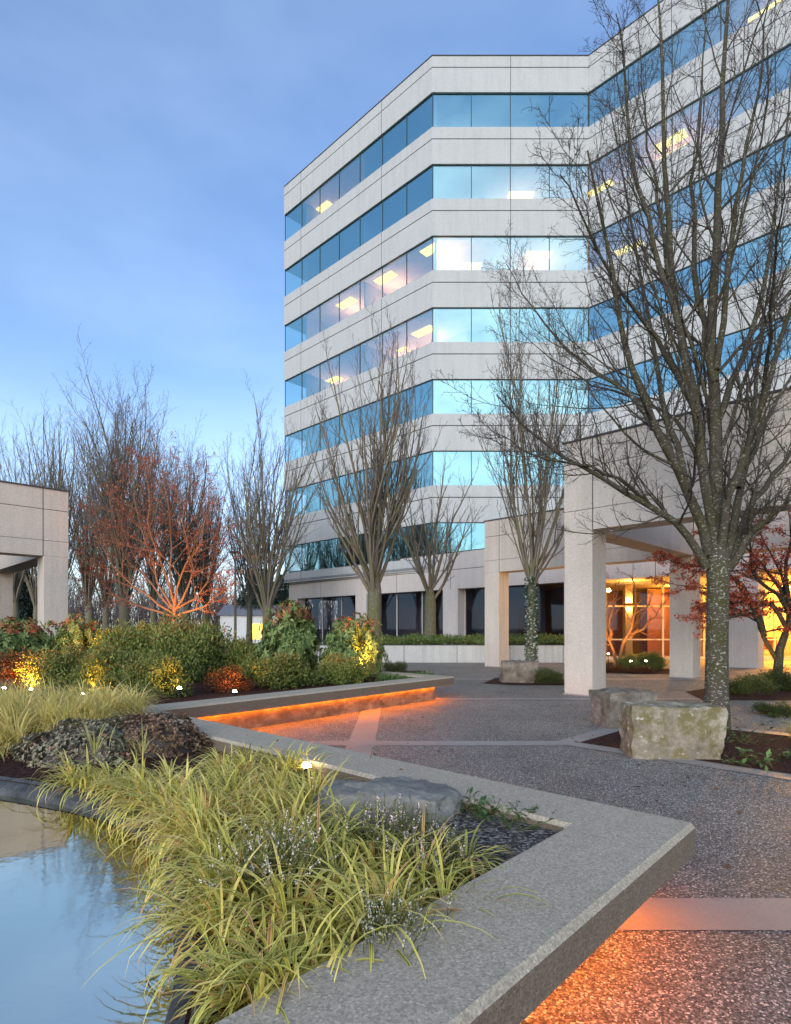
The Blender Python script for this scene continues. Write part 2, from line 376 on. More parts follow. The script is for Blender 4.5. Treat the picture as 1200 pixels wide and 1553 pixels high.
# planting soil
def poly_grid(name, pts, z, m, amp=0.0):
    return sheet(name, pts, z, m)
ZS = 0.36
rim_pts = [(-9.5, 2.9), (-6.5, 4.0), (-4.6, 4.50), (-3.3, 4.33), (-2.74, 4.13), (-2.15, 3.87), (-1.75, 3.63), (-1.43, 3.36), (-1.15, 3.0), (-0.93, 2.6), (-0.76, 2.2), (-0.63, 1.85), (-0.58, 1.58), (-0.66, 1.28)]
bed1 = [tuple(bin_[1]), tuple(bin_[2]), (-9, 7.4), (-9.4, 3.0)] + rim_pts[1:-1] + [(-0.50, 1.45)]
sheet('near_bed_soil', bed1, ZS, M['mulch'])
sheet('corner_gravel', [tuple(bin_[1]), tuple(bin_[1] + Vector((-0.95, 0.88))), (0.05, 3.3), tuple(bin_[1] + d0 * 0.8)], ZS + 0.06, M['gravel'])
bed2 = [tuple(bin_[2]), tuple(bin_[3]), tuple(bin_[4]), (-16, 22), (-22, 14), (-9, 7.4)]
sheet('far_bed_soil', bed2, ZS + 0.004, M['mulch'])

# pond
rim = MB()
rp = rim_pts
a0 = offset(rp, 0.02); a1 = offset(rp, 0.0)
# rim profile: sloping basalt coping
lo_ = offset(rp, -0.075); to_ = offset(rp, -0.05); ti_ = offset(rp, 0.04); bi_ = offset(rp, 0.06)
nR = len(rp); vs = []
for q, z in ((lo_, 0.10), (lo_, 0.290), (to_, 0.325), (ti_, 0.375), (bi_, 0.30)):
    vs += [(p.x, p.y, z) for p in q]
fs = []
for k in range(4):
    for i in range(nR - 1): fs.append((k*nR+i, k*nR+i+1, (k+1)*nR+i+1, (k+1)*nR+i))
rim.add(vs, fs)
ro = rim.build('pond_rim', M['basalt'], smooth=False)
tag(ro, 'dark blue-grey stone coping curving along the edge of the pond', 'stone coping')
m, n, o = new_mat('pond_water'); v = coords(n)
dcol = mixc(n, noise(n, v, 1.4, 7, 0.7), (0.17, 0.21, 0.20), (0.30, 0.34, 0.32))
df = N(n, 'ShaderNodeBsdfDiffuse'); n.links.new(dcol, df.inputs[0])
gl = N(n, 'ShaderNodeBsdfGlossy'); gl.inputs['Roughness'].default_value = 0.045; gl.inputs['Color'].default_value = (0.70, 0.69, 0.58, 1)
b = N(n, 'ShaderNodeBump'); b.inputs['Strength'].default_value = 0.03; b.inputs['Distance'].default_value = 0.02
n.links.new(noise(n, v, 9, 3), b.inputs['Height']); n.links.new(b.outputs[0], gl.inputs['Normal'])
fr = N(n, 'ShaderNodeFresnel'); fr.inputs['IOR'].default_value = 2.4
x = N(n, 'ShaderNodeMixShader'); ad = N(n, 'ShaderNodeMath', operation='ADD'); ad.inputs[1].default_value = 0.25; ad.use_clamp = True
n.links.new(fr.outputs[0], ad.inputs[0]); n.links.new(ad.outputs[0], x.inputs[0]); n.links.new(df.outputs[0], x.inputs[1]); n.links.new(gl.outputs[0], x.inputs[2]); n.links.new(x.outputs[0], o.inputs[0])
M['water'] = m
wpts = [(p.x, p.y) for p in offset(rp, -0.072)] + [(-0.75, 0.9), (-2.6, -0.9), (-9.5, -1.0)]
sheet('pond_water', wpts, 0.285, M['water'])

WARM = (1.0, 0.45, 0.06)
def lamp(name, loc, energy, parent=None, col=WARM, size=0.1, kind='POINT', rot=None, spot=90, blend=0.6):
    l = bpy.data.lights.new(name, kind); l.energy = energy; l.color = col
    if kind == 'AREA': l.size = size
    else: l.shadow_soft_size = size
    if kind == 'SPOT': l.spot_size = R(spot); l.spot_blend = blend
    o = bpy.data.objects.new(name, l); COL.objects.link(o); o.location = loc
    if rot is not None: o.rotation_euler = rot
    if parent is not None:
        o.parent = parent; o.location = Vector(loc) - Vector(parent.location)
    return o
# ------------------------------------------------------------------ office tower
C0 = Vector((2.036, 32.0)); FL = Vector((-7.94, 41.5)); D0 = Vector((10.65, 32.0)); RT = D0 + Vector((S2, -S2)) * 26.4
tpath = [FL, C0, D0, RT]
ZT0, FH, WH = 31.0, 3.95, 1.92
NROW = 7
tower = empty('office_tower', (C0.x, C0.y, 0), 'pale concrete office tower with blue ribbon windows, some lit yellow', 'office building')
def seg_pt(i, s):
    a, b = tpath[i], tpath[i+1]; return a + (b - a) * s
def seg_t(i): return (tpath[i+1] - tpath[i]).normalized()
def seg_n(i):
    t = seg_t(i); return Vector((-t.y, t.x))          # inward
bands = [(ZT0, 32.98, 32.36)]
for k in range(NROW): 
    zb = ZT0 - FH * k - WH
    z0 = ZT0 - FH * (k + 1) if k < NROW - 1 else 4.9
    bands.append((z0, zb, zb - 0.66))
for (z0, z1, zj) in bands:
    mb = MB()
    strip(mb, tpath, -0.04, 0.30, z0, zj - 0.025, 0); strip(mb, tpath, -0.04, 0.30, zj + 0.025, z1, 0)
    strip(mb, tpath, 0.02, 0.28, zj - 0.02, zj + 0.02, 1)
    for i, ss in ((0, (1/7, 5/7)), (1, (0.5,)), (2, (0.0833*2, 0.0833*4, 0.5, 0.667))):
        t = seg_t(i).to_3d(); nn = seg_n(i).to_3d()
        for s in ss:
            p = seg_pt(i, s).to_3d() - nn * 0.043 - t * 0.015; p.z = z0
            mb.box(p, t * 0.03, nn * 0.05, z1 - z0, 1)
    if z0 == ZT0:
        strip(mb, tpath, -0.07, 0.34, 32.98, 33.03, 1)
    mb.build('spandrel', [M['spandrel'], M['joint']], tower)
wins_rest = MB()
def window(mb, i, s0, s1, z0, z1, mid=0):
    a, b_ = seg_pt(i, s0).to_3d(), seg_pt(i, s1).to_3d(); nn = seg_n(i).to_3d(); t = (b_ - a).normalized(); ln = (b_ - a).length
    q = a + nn * 0.06
    mb.add([q + UP * z0, q + t * ln + UP * z0, q + t * ln + UP * z1, q + UP * z1], [(0, 1, 2, 3)], 0)
    for (o_, w_) in ((0, 0.022), (ln - 0.022, 0.022)) + (((ln / 2 - 0.025, 0.05),) if mid else ()):
        mb.box(a + t * o_ + nn * 0.03 + UP * z0, t * w_, nn * 0.05, z1 - z0, 1)
    mb.box(a + nn * 0.03 + UP * (z1 - 0.04), t * ln, nn * 0.05, 0.04, 1)
for k in range(NROW):
    zt = ZT0 - FH * k
    for i, nseg, keep in ((0, 7, 7), (1, 4, 4), (2, 6, 3)):
        for j in range(nseg):
            if j < keep:
                mb = MB(); window(mb, i, j / nseg, (j + 1) / nseg, zt - WH, zt, i == 2); mb.build('window', [M['tglass'], M['frame']], tower)
            else: window(wins_rest, i, j / nseg, (j + 1) / nseg, zt - WH, zt, True)
tag(wins_rest.build('window_band', [M['tglass'], M['frame']], tower), kind='stuff')
inner = offset(tpath, 0.31); deep = offset(tpath, 9.0); core = offset(tpath, 6.5)
for k in range(NROW):
    zt = ZT0 - FH * k + 0.04
    mb = MB(); mb.prism([tuple(p) for p in inner] + [tuple(p) for p in reversed(deep)], zt, zt + 0.25); mb.build('floor_plate', M['ceiling'], tower)
mb = MB(); strip(mb, tpath, 6.5, 6.8, 4.0, 32.0); mb.build('core_wall', M['core'], tower)
mb = MB(); mb.prism([tuple(p) for p in inner] + [tuple(p) for p in reversed(deep)], 32.4, 32.6); mb.build('roof', M['core'], tower)
for i, ss in ((0, (1/7, 4/7)), (1, (0.02,)), (2, (2.5/6, 4/6))):
    for s in ss:
        p = seg_pt(i, s).to_3d(); nn = seg_n(i).to_3d(); t = seg_t(i).to_3d()
        mb = MB(); mb.box(p + nn * 0.4 + UP * 5, t * 0.1, nn * 6.0, 26, 0); mb.build('partition', M['core'], tower)
for i, k, sa, sb in ((0, 2, 0.29, 0.72), (0, 2, 0.73, 0.99), (1, 2, 0.03, 0.98), (1, 1, 0.3, 0.98), (0, 3, 0.6, 0.99), (2, 1, 0.02, 0.4)):
    a_ = seg_pt(i, sa).to_3d(); t = seg_t(i).to_3d(); nn = seg_n(i).to_3d(); ln = (seg_pt(i, sb) - seg_pt(i, sa)).length; z0 = ZT0 - FH * k - 3.2
    mb = MB(); mb.box(a_ + nn * 3.4 + UP * z0, t * ln, nn * 0.1, 3.2); mb.build('office_wall', M['ceiling'], tower)
    rr_ = random.Random(i * 7 + k)
    for q in range(4):
        s_ = ln * (q + rr_.uniform(0.1, 0.6)) / 4; hh = rr_.uniform(1.5, 2.1)
        mb = MB(); mb.box(a_ + nn * rr_.uniform(0.9, 1.8) + t * s_ + UP * z0, t * rr_.uniform(0.5, 1.1), nn * 0.45, hh); mb.box(a_ + nn * 0.6 + t * (s_ - 0.3) + UP * z0, t * 0.35, nn * 0.2, hh - 0.25); mb.build('cabinet', M['wood' if q % 2 else 'core'], tower)
def office_light(px, py, k, i, wdt=1.5, dp=0.65):
    zc = ZT0 - FH * k + 0.015
    p = at(px, py, (zc - H) * F / (HY - py)); t = seg_t(i).to_3d(); nn = seg_n(i).to_3d()
    mb = MB(); mb.box(p - t * wdt / 2 - nn * dp / 2, t * wdt, nn * dp, 0.03); mb.build('ceiling_light', M['panel'], tower)
    lamp('room_light', p - UP * 1.0 + nn * 0.8, 190 if k >= 2 and i == 0 else 110, tower, (1.0, 0.42, 0.20), 0.4)
for a_ in ((491, 316, 0, 0), (526, 460, 2, 0), (585, 422, 2, 0), (657, 377, 2, 0), (643, 503, 3, 0), (505, 577, 3, 0), (790, 297, 1, 1), (711, 404, 2, 1), (817, 387, 2, 1),
           (912, 287, 1, 2), (1018, 214, 1, 2), (1020, 232, 1, 2, 1.6, 0.2), (955, 377, 2, 2), (1184, 6, 0, 2, 2.6, 0.6), (610, 530, 3, 0, 0.8, 0.3)):
    office_light(*a_)

# ------------------------------------------------------------------ podium
ZP, ZU = 5.49, 3.55
pod = empty('podium', (C0.x, C0.y, 0), 'long low concrete podium wing with square piers and dark recessed windows under the office tower', 'building')
T2 = Vector((S2, -S2)); N2 = Vector((S2, S2))
def pp(s, off=0.0, z=0.0):
    q = C0 + T2 * s + N2 * off; return Vector((q.x, q.y, z))
t3, n3 = T2.to_3d(), N2.to_3d()
S0_, S1_ = -13.7, 30.0
mb = MB()
mb.box(pp(S0_, 0.0, ZU), t3 * (S1_ - S0_), n3 * 0.8, 1.02); mb.box(pp(S0_, 0.0, ZU + 1.05), t3 * (S1_ - S0_), n3 * 0.8, ZP - ZU - 1.05)
mb.box(pp(S0_, 0.02, ZU + 1.01), t3 * (S1_ - S0_), n3 * 0.6, 0.05, 1)
mb.box(pp(S0_, -0.02, ZP), t3 * (S1_ - S0_), n3 * 0.84, 0.035, 1)
for s in (-10, -2.8, 1.27, 4.4, 8.4, 12, 15.1, 19):
    mb.box(pp(s, -0.003, ZU + 0.003), t3 * 0.025, n3 * 0.03, ZP - ZU - 0.006, 1)
mb.build('fascia', [M['podium'], M['joint']], pod)
piers = [-13.7, -6.46, 0.75, 7.95, 14.6, 21.8, 29]
for s in piers:
    mb = MB(); mb.box(pp(s, 0.001, -0.02), t3 * 1.03, n3 * 0.85, ZU + 0.02); mb.build('pier', M['podium'], pod, bevel=0.012)
for a, b_ in zip(piers[:3], piers[1:4]):
    mb = MB(); s0, s1 = a + 1.04, b_ - 0.01; ln = s1 - s0
    q0, q1 = pp(s0, 0.62), pp(s1, 0.62)
    mb.add([q0, q1, q1 + UP * ZU, q0 + UP * ZU], [(0, 1, 2, 3)], 0)
    for f_ in (0.0, 1/3, 2/3, 0.985):
        mb.box(pp(s0 + f_ * ln, 0.56), t3 * 0.06, n3 * 0.08, ZU - 0.003, 1)
    mb.build('window', [M['dglass'], M['mullion']], pod)
mb = MB(); mb.prism([tuple(pp(S0_, 0.8).xy), tuple(pp(S1_, 0.8).xy), tuple(pp(S1_, 14).xy), tuple(pp(S0_, 14).xy)], ZU + 0.3, ZU + 0.6); mb.build('roof_slab', M['soffit'], pod)
mb = MB(); mb.prism([tuple(pp(S0_, 0.85).xy), tuple(pp(S1_, 0.85).xy), tuple(pp(S1_, 13).xy), tuple(pp(S0_, 13).xy)], ZU + 0.02, ZU + 0.08); mb.build('soffit', M['soffit'], pod)
mb = MB(); mb.box(pp(S0_, 4.5, 0), t3 * 21.5, n3 * 0.2, ZU); mb.build('back_wall', M['core'], pod)
for s in (-4.0, -1.2, 3.3, 5.6):
    mb = MB(); mb.box(pp(s, 3.4, 0), t3 * 0.9, n3 * 0.3, 2.6); mb.build('wood_panel', M['wood'], pod)
# entrance hall glass, facing the camera, set back under the soffit
YG = 27.0
ent = MB(); X0, X1 = 8.6, 24.0
ent.add([(X0, YG, 0.14), (X1, YG, 0.14), (X1, YG, ZU), (X0, YG, ZU)], [(0, 1, 2, 3)], 0)
xs = [9.4, 12.4, 14.3, 15.6, 17.6, 20.0, 22]
for xx in xs: ent.box((xx, YG - 0.06, 0.14), (0.07, 0, 0), (0, 0.1, 0), ZU - 0.15, 1)
for zz in (0.9, 2.45): ent.box((X0, YG - 0.058, zz), (X1 - X0, 0, 0), (0, 0.096, 0), 0.06, 1)
ent.box((X0, YG - 0.07, -0.01), (X1 - X0, 0, 0), (0, 0.2, 0), 0.15, 1)
ent.build('entrance_glazing', [M['eglass'], M['mullion']], pod)
mb = MB(); mb.box((8.4, YG + 0.12, -0.02), (18, 0, 0), (0, 9, 0), 0.035); mb.build('lobby_floor', M['lobby_floor'], pod)
mb = MB(); mb.box((8.4, YG + 6, 0.02), (7.4, 0, 0), (0, 0.2, 0), ZU); mb.box((8.3, YG + 0.15, 0.02), (0.15, 0, 0), (0, 5.8, 0), ZU - 0.05); mb.box((13.2, YG + 3.4, 0.02), (1.6, 0, 0), (0, 0.3, 0), ZU - 0.06)
mb.build('wood_wall', M['wood'], pod)
mb = MB(); mb.box((15.85, YG + 5, 0.02), (9, 0, 0), (0, 0.2, 0), ZU - 0.02); mb.box((15.85, YG + 0.3, 0.02), (0.2, 0, 0), (0, 4.6, 0), ZU - 0.04)
mb.build('lobby_wall', M['lobby_wall'], pod)
cx = 11.22
mb = MB(); mb.box((cx - 0.16, YG + 0.9, 0.02), (0.34, 0, 0), (0, 0.34, 0), ZU - 0.05); mb.build('lobby_column', M['lobby_wall'], pod)
mb = MB(); mb.box((cx - 0.2, YG + 0.72, 2.5), (0.42, 0, 0), (0, 0.16, 0), 0.16); mb.build('wall_sconce', [M['wood']], pod)
mb = MB(); mb.box((17.0, YG + 1.6, 0.4), (2.2, 0, 0), (0, 0.7, 0), 0.12); mb.box((17.0, YG + 2.2, 0.5), (2.2, 0, 0), (0, 0.15, 0), 0.5); mb.box((17.1, YG + 1.7, 0.02), (0.1, 0, 0), (0, 0.6, 0), 0.39); mb.box((19.0, YG + 1.7, 0.02), (0.1, 0, 0), (0, 0.6, 0), 0.39)
mb.build('lobby_sofa', M['wood'], pod)
lamp('sconce_up', (cx, YG + 0.80, 2.78), 25, pod, (1, 0.62, 0.2), 0.04)
lamp('sconce_down', (cx, YG + 0.80, 2.38), 18, pod, (1, 0.62, 0.2), 0.04)
for (xx, yy, e) in ((17.2, YG + 2.5, 1100), (20.5, YG + 2.5, 1100), (17.8, YG - 2.2, 650), (14.6, YG - 1.8, 260), (13.8, YG + 1.6, 260), (10.4, YG - 1.3, 120), (17.0, 23.5, 420)):
    lamp('downlight', (xx, yy, ZU - 0.25), e, pod, WARM, 0.12)

# ------------------------------------------------------------------ pergolas
CW = 0.65
def frame_beam(mb, p, d, ln, wv, z0=ZU, z1=ZP, m=0):
    mb.box(p + UP * z0, d * ln, wv * CW, z1 - z0, m)
def pergola(name, label, origin, da, db, cols, beams):
    """origin = front corner of the first column; da, db unit grid axes"""
    t = empty(name, tuple(origin), label, 'pergola')
    for (i, j) in cols:
        p = origin + da * i + db * j
        mb = MB(); mb.box(p + UP * 0.02, da * CW, db * CW, ZU - 0.02 - 0.003)
        c = mb.build('column', M['pergola'], t, bevel=0.012)
        mb = MB(); mb.box(p - da * 0.03 - db * 0.03 - UP * 0.02, da * (CW + 0.06), db * (CW + 0.06), 0.045)
        f_ = mb.build('footing', M['band'], c, bevel=0.01); f_.location = (0, 0, 0)
    for (i, j, ax, ln) in beams:
        p = origin + da * i + db * j; d, wv = (da, db) if ax == 'a' else (db, da)
        mb = MB()
        if ax == 'a':
            frame_beam(mb, p, d, ln, wv, ZU, ZU + 0.44); frame_beam(mb, p, d, ln, wv, ZU + 0.452, ZP - 0.6); frame_beam(mb, p, d, ln, wv, ZP - 0.582, ZP)
            mb.box(p + d * 0.02 + wv * 0.02 + UP * (ZU + 0.43), d * (ln - 0.04), wv * (CW - 0.04), ZP - 0.5 - ZU - 0.43, 1)
            mb.box(p - wv * 0.03 - d * 0.03 + UP * ZP, d * (ln + 0.06), wv * (CW + 0.06), 0.04, 1)
            for q in ((CW,) if ln > 3 else ()):
                mb.box(p - wv * 0.002 + d * q + UP * (ZU + 0.002), d * 0.02, wv * 0.03, ZP - ZU - 0.004, 1)
        else:
            frame_beam(mb, p, d, ln, wv, ZU, ZP - 0.61); frame_beam(mb, p, d, ln, wv, ZP - 0.59, ZP - 0.004)
            mb.box(p + d * 0.02 + wv * 0.02 + UP * (ZU + 0.43), d * (ln - 0.04), wv * (CW - 0.04), ZP - 0.5 - ZU - 0.43, 1)
        mb.build('beam', [M['pergola'], M['joint']], t)
    return t
pN = Vector((3.712, 12.76, 0))
pergola('concrete_pergola', 'large open concrete pergola on square columns at the right, before the entrance', pN, A_, B_,
        [(0, 0), (6.8, 0), (0, 6.2), (-6.77, 6.3), (6.8, 6.2)],
        [(0, 0, 'a', 14), (-6.77, 6.3, 'a', 6.765), (0.005, 6.2, 'a', 14), (0.004, CW + 0.002, 'b', 6.2 - CW - 0.004), (6.8, CW + 0.002, 'b', 6.2 - CW - 0.004), (0.004, 6.2 + CW + 0.002, 'b', 1.6)])
pL = Vector((-9.7, 17.2, 0))
pergola('concrete_pergola', 'concrete pergola corner at the far left behind the shrubs', pL, -B_, -A_,
        [(0, 0), (0, 6.8), (6.8, 0)],
        [(0, 0, 'a', 14), (0.004, CW + 0.002, 'b', 6.8 - CW), (0, 6.806, 'a', 14)])

# ------------------------------------------------------------------ long planter wall with hedge
pw = empty('planter', (3, 24.6, 0), 'low pale concrete planter wall in front of the dark windows, filled with low green hedge', 'planter')
mb = MB(); mb.box((-6.5, 24.6, -0.02), (14.5, 0, 0), (0, 0.25, 0), 0.75); mb.box((-6.5, 24.58, 0.73), (14.5, 0, 0), (0, 0.29, 0), 0.03, 1)
for xx in (-1.9, 0.35, 2.6, 4.85, 7.1): mb.box((xx, 24.597, 0), (0.02, 0, 0), (0, 0.02, 0), 0.728, 1)
mb.build('wall', [M['planter'], M['joint']], pw)
mb = MB(); mb.box((-6.4, 24.87, 0.3), (14.3, 0, 0), (0, 3.2, 0), 0.36); mb.build('soil', M['mulch'], pw)

# ------------------------------------------------------------------ foliage builders
rng = np.random.default_rng(7)
def unit(v): return v / np.maximum(1e-9, np.linalg.norm(v, axis=-1, keepdims=True))
def leaves(pos, direc, nrm, ln, wd, tint):
    """folded 4-point leaves"""
    pos = np.asarray(pos); Nn = len(pos); direc = unit(direc); side = unit(np.cross(direc, nrm)); up = unit(np.cross(side, direc))
    ln = np.broadcast_to(ln, (Nn,))[:, None]; wd = np.broadcast_to(wd, (Nn,))[:, None]
    b_ = pos; mid = pos + direc * ln * 0.45; tip = pos + direc * ln - up * ln * 0.12
    v = np.stack([b_, mid + side * wd * 0.5 + up * wd * 0.15, tip, mid - side * wd * 0.5 + up * wd * 0.15], 1)
    q = np.arange(Nn * 4).reshape(-1, 4)
    return v.reshape(-1, 3), q, np.repeat(np.asarray(tint), 4)
def tubes(sets, name, k=4, smooth=True):
    """sets: list of (P (B,n,3), R (B,n)) -> one tube mesh"""
    V, Q, off = [], [], 0
    for P, Rr in sets:
        P = np.asarray(P, float); Rr = np.asarray(Rr, float); B, n_ = P.shape[:2]
        if B == 0: continue
        T = unit(np.gradient(P, axis=1)); ref = np.array([0.31, 0.52, 0.21]); a = unit(np.cross(T, ref)); b_ = np.cross(T, a)
        ang = np.arange(k) / k * 2 * np.pi
        ring = P[:, :, None] + Rr[:, :, None, None] * (a[:, :, None] * np.cos(ang)[None, None, :, None] + b_[:, :, None] * np.sin(ang)[None, None, :, None])
        V.append(ring.reshape(-1, 3))
        idx = off + np.arange(B * n_ * k).reshape(B, n_, k); nx = np.roll(idx, -1, axis=2)
        Q.append(np.stack([idx[:, :-1], nx[:, :-1], nx[:, 1:], idx[:, 1:]], -1).reshape(-1, 4)); off += B * n_ * k
    return np_mesh(name, np.concatenate(V), np.concatenate(Q), smooth=smooth)
def walk(start, d, ln, n_, trop, jit, r):
    """grow polylines: start (B,3), d (B,3), ln (B,)"""
    P = [start]; d = unit(d); st = (ln / (n_ - 1))[:, None]
    for i in range(n_ - 1):
        d = unit(d + np.array([0, 0, trop]) + r.normal(0, jit, d.shape)); P.append(P[-1] + d * st)
    return np.stack(P, 1)
def kids(P, Rr, m, t0, t1, ang, angj, lf, lj, n_, trop, jit, rf, rmin, r, lmin=0.05, tfall=0.6, flat=0):
    B, pn = P.shape[:2]; L_ = np.linalg.norm(np.diff(P, axis=1), axis=2).sum(1)
    t = (np.arange(m)[None] + r.uniform(0.1, 0.9, (B, m))) / m * (t1 - t0) + t0
    x = t * (pn - 1); i0 = np.minimum(x.astype(int), pn - 2); fr = (x - i0)[..., None]
    bi = np.arange(B)[:, None]; pos = P[bi, i0] * (1 - fr) + P[bi, i0 + 1] * fr
    tan = unit(P[bi, i0 + 1] - P[bi, i0]); rad = Rr[bi, i0] * (1 - fr[..., 0]) + Rr[bi, i0 + 1] * fr[..., 0]
    az = r.uniform(0, 2 * np.pi, (B, 1)) + np.arange(m)[None] * 2.4 + r.normal(0, 0.4, (B, m))
    a = unit(np.cross(tan, np.array([0.2, 0.3, 0.93]) + 0 * tan)); b_ = np.cross(tan, a)
    th = (ang + r.normal(0, angj, (B, m)))[..., None]
    d = tan * np.cos(th) + np.sin(th) * (a * np.cos(az)[..., None] + b_ * np.sin(az)[..., None])
    if flat: d[..., 2] *= flat
    ln = np.maximum(lmin, L_[:, None] * lf * (1 - tfall * t) * r.uniform(1 - lj, 1 + lj, (B, m)))
    P2 = walk(pos.reshape(-1, 3), d.reshape(-1, 3), ln.ravel(), n_, trop, jit, r)
    r0 = np.maximum(rmin, rad * rf).ravel()[:, None]
    R2 = np.maximum(rmin * 0.6, r0 * np.linspace(1, 0.35, n_)[None])
    return P2, R2

def vase_tree(name, base, height, hw, fork, trunk_r, seed, label, group=None, nl=13, mats=None, inc=(6, 34), dense=1.0, rmin=0.006, z0=0.0, trop=0.10, cat='tree', lean=(0, 0)):
    r = np.random.default_rng(seed); mats = mats or (M['fbark'], M['fbark'], M['ftwig'])
    t = empty(name, base, label, cat, group)
    tp = np.array([[0, 0, -0.1], [0.02, 0.0, fork * 0.4], [0.03 + lean[0] * 0.5, 0.02, fork * 0.8], [lean[0], lean[1], fork * 1.12]], float)
    TR = np.array([trunk_r * 1.25, trunk_r * 1.0, trunk_r * 0.95, trunk_r * 0.55])
    me = tubes([(tp[None], TR[None])], 'trunk', 10); link('trunk', me, mats[0], t, False)
    f = np.linspace(0, 1, nl); r.shuffle(f)
    incl = np.radians(inc[0] + (inc[1] - inc[0]) * f); az = np.arange(nl) * 2.4 + r.normal(0, 0.25, nl)
    d = np.stack([np.sin(incl) * np.cos(az), np.sin(incl) * np.sin(az), np.cos(incl)], 1)
    st = np.stack([np.full(nl, lean[0]), np.full(nl, lean[1]), fork * r.uniform(0.78, 1.1, nl)], 1) + d * [trunk_r, trunk_r, 0]
    ln = (height - fork) * (1.0 - 0.33 * f) * r.uniform(0.86, 1.02, nl)
    limbs = walk(st, d, ln, 9, trop * 0.45, 0.085, r)
    hz = np.percentile(np.hypot(limbs[..., 0] - lean[0], limbs[..., 1] - lean[1]).max(1), 72)
    hz = max(hz, 0.3)
    limbs[..., 0] = lean[0] + (limbs[..., 0] - lean[0]) * hw / hz; limbs[..., 1] = lean[1] + (limbs[..., 1] - lean[1]) * hw / hz
    LR = trunk_r * r.uniform(0.18, 0.34, nl)[:, None] * np.linspace(1, 0.18, 9)[None]
    m2 = int(8 * dense)
    b2, r2 = kids(limbs, LR, m2, 0.12, 0.98, 0.50, 0.15, 0.42, 0.35, 6, trop * 1.5, 0.08, 0.55, rmin * 1.5, r)
    b3, r3 = kids(b2, r2, int(6 * dense), 0.15, 1.0, 0.55, 0.2, 0.42, 0.4, 5, trop, 0.09, 0.6, rmin, r, 0.2)
    b4, r4 = kids(b3, r3, 3, 0.2, 1.0, 0.6, 0.2, 0.45, 0.4, 4, trop * 0.6, 0.1, 0.7, rmin * 0.8, r, 0.12)
    link('limbs', tubes([(limbs, LR), (b2, r2)], 'limbs', 5), mats[1], t, False)
    link('crown', tubes([(b3, r3), (b4, r4)], 'crown', 3), mats[2], t, False)
    return t, (limbs, b2, b3, b4)

M['bark2'] = m_bark('moss_green_bark', (0.06, 0.055, 0.04), (0.17, 0.155, 0.115), (0.11, 0.11, 0.04), (0.34, 0.35, 0.31)); M['twig2'] = m_plain('soft_grey_twig', (0.095, 0.076, 0.070), 0.9, 0.3)
GT = 'bare trees beyond the planting bed'
def px_tree(x, d, top, hwpx, forky, seed, label, trunk_px=None, z0=0.0, group=None, **kw):
    base = at(x, HY, d); base.z = z0
    hgt = H + (HY - top) / F * d - z0; fk = H + (HY - forky) / F * d - z0
    if d > 28: kw['nl'] = kw.get('nl', 13) + 6
    tr = (trunk_px / F * d / 2) if trunk_px else 0.16
    return vase_tree(kw.pop('name', 'bare_tree'), base, hgt, hwpx / F * d, max(0.6, fk), tr, seed, label, group, **kw)
gm = (M['bark2'], M['fbark'], M['twig2'])
px_tree(567, 20.0, 478, 92, 868, 11, 'tall bare vase-shaped tree with mossy trunk standing just behind the big green shrubs', 22, mats=gm, nl=22, dense=1.1, inc=(4, 52), trop=0.2)
px_tree(805, 16.4, 445, 92, 868, 12, 'slender bare tree with ivy-wrapped trunk beside the free-standing pergola column', 15, mats=gm, nl=19, dense=1.1, inc=(4, 52), lean=(0.05, 0), trop=0.2)
px_tree(652, 26.2, 662, 78, 900, 13, 'short pollarded bare tree with knobbly limbs growing out of the planter hedge', 18, z0=0.66, mats=gm, nl=9, inc=(14, 52), dense=0.9)
px_tree(405, 32, 600, 62, 925, 14, 'upright narrow bare tree beside the left edge of the tower', 16, nl=16, inc=(2, 22))
px_tree(188, 29, 572, 74, 905, 15, 'tallest of the bare trees on the left, rising above the red twiggy maple', 16, nl=22, inc=(2, 26), dense=1.5)
px_tree(88, 36, 605, 52, 915, 16, 'bare upright tree rising directly behind the left pergola corner', 14, nl=15, inc=(2, 22))
px_tree(22, 42, 636, 60, 915, 17, 'bare tree at the left edge of the view, above the pergola beam', 12, nl=14, inc=(3, 26))
px_tree(282, 36, 655, 62, 915, 18, 'bare tree with rounded top behind the glowing red maple, right of the tallest tree', 12, nl=20, inc=(2, 34), dense=1.4)
px_tree(135, 44, 620, 50, 915, 19, 'bare tree between the pergola corner and the tallest left tree', 12, nl=14, inc=(2, 22))
px_tree(232, 33, 640, 48, 912, 22, 'slim bare tree just right of the tallest left tree', 10, nl=15, inc=(2, 22), dense=1.3)
px_tree(312, 38, 705, 50, 915, 23, 'spreading bare tree between the red maple and the lamp post', 11, nl=15, inc=(4, 36), dense=1.3)
px_tree(55, 50, 650, 55, 915, 24, 'faint bare tree farther back above the left pergola beam', 10, nl=14, inc=(3, 26), dense=1.2)
px_tree(160, 50, 640, 60, 915, 25, 'faint bare tree farther back, left of the tallest tree', 10, nl=14, inc=(3, 28), dense=1.2)
px_tree(378, 42, 680, 40, 915, 26, 'thin bare tree close behind the upright narrow tree by the tower edge', 9, nl=13, inc=(3, 26), dense=1.2)
px_tree(478, 44, 745, 50, 915, 21, 'bare tree half hidden behind the tall vase-shaped tree, against the tower base', 10, nl=12, inc=(4, 30))

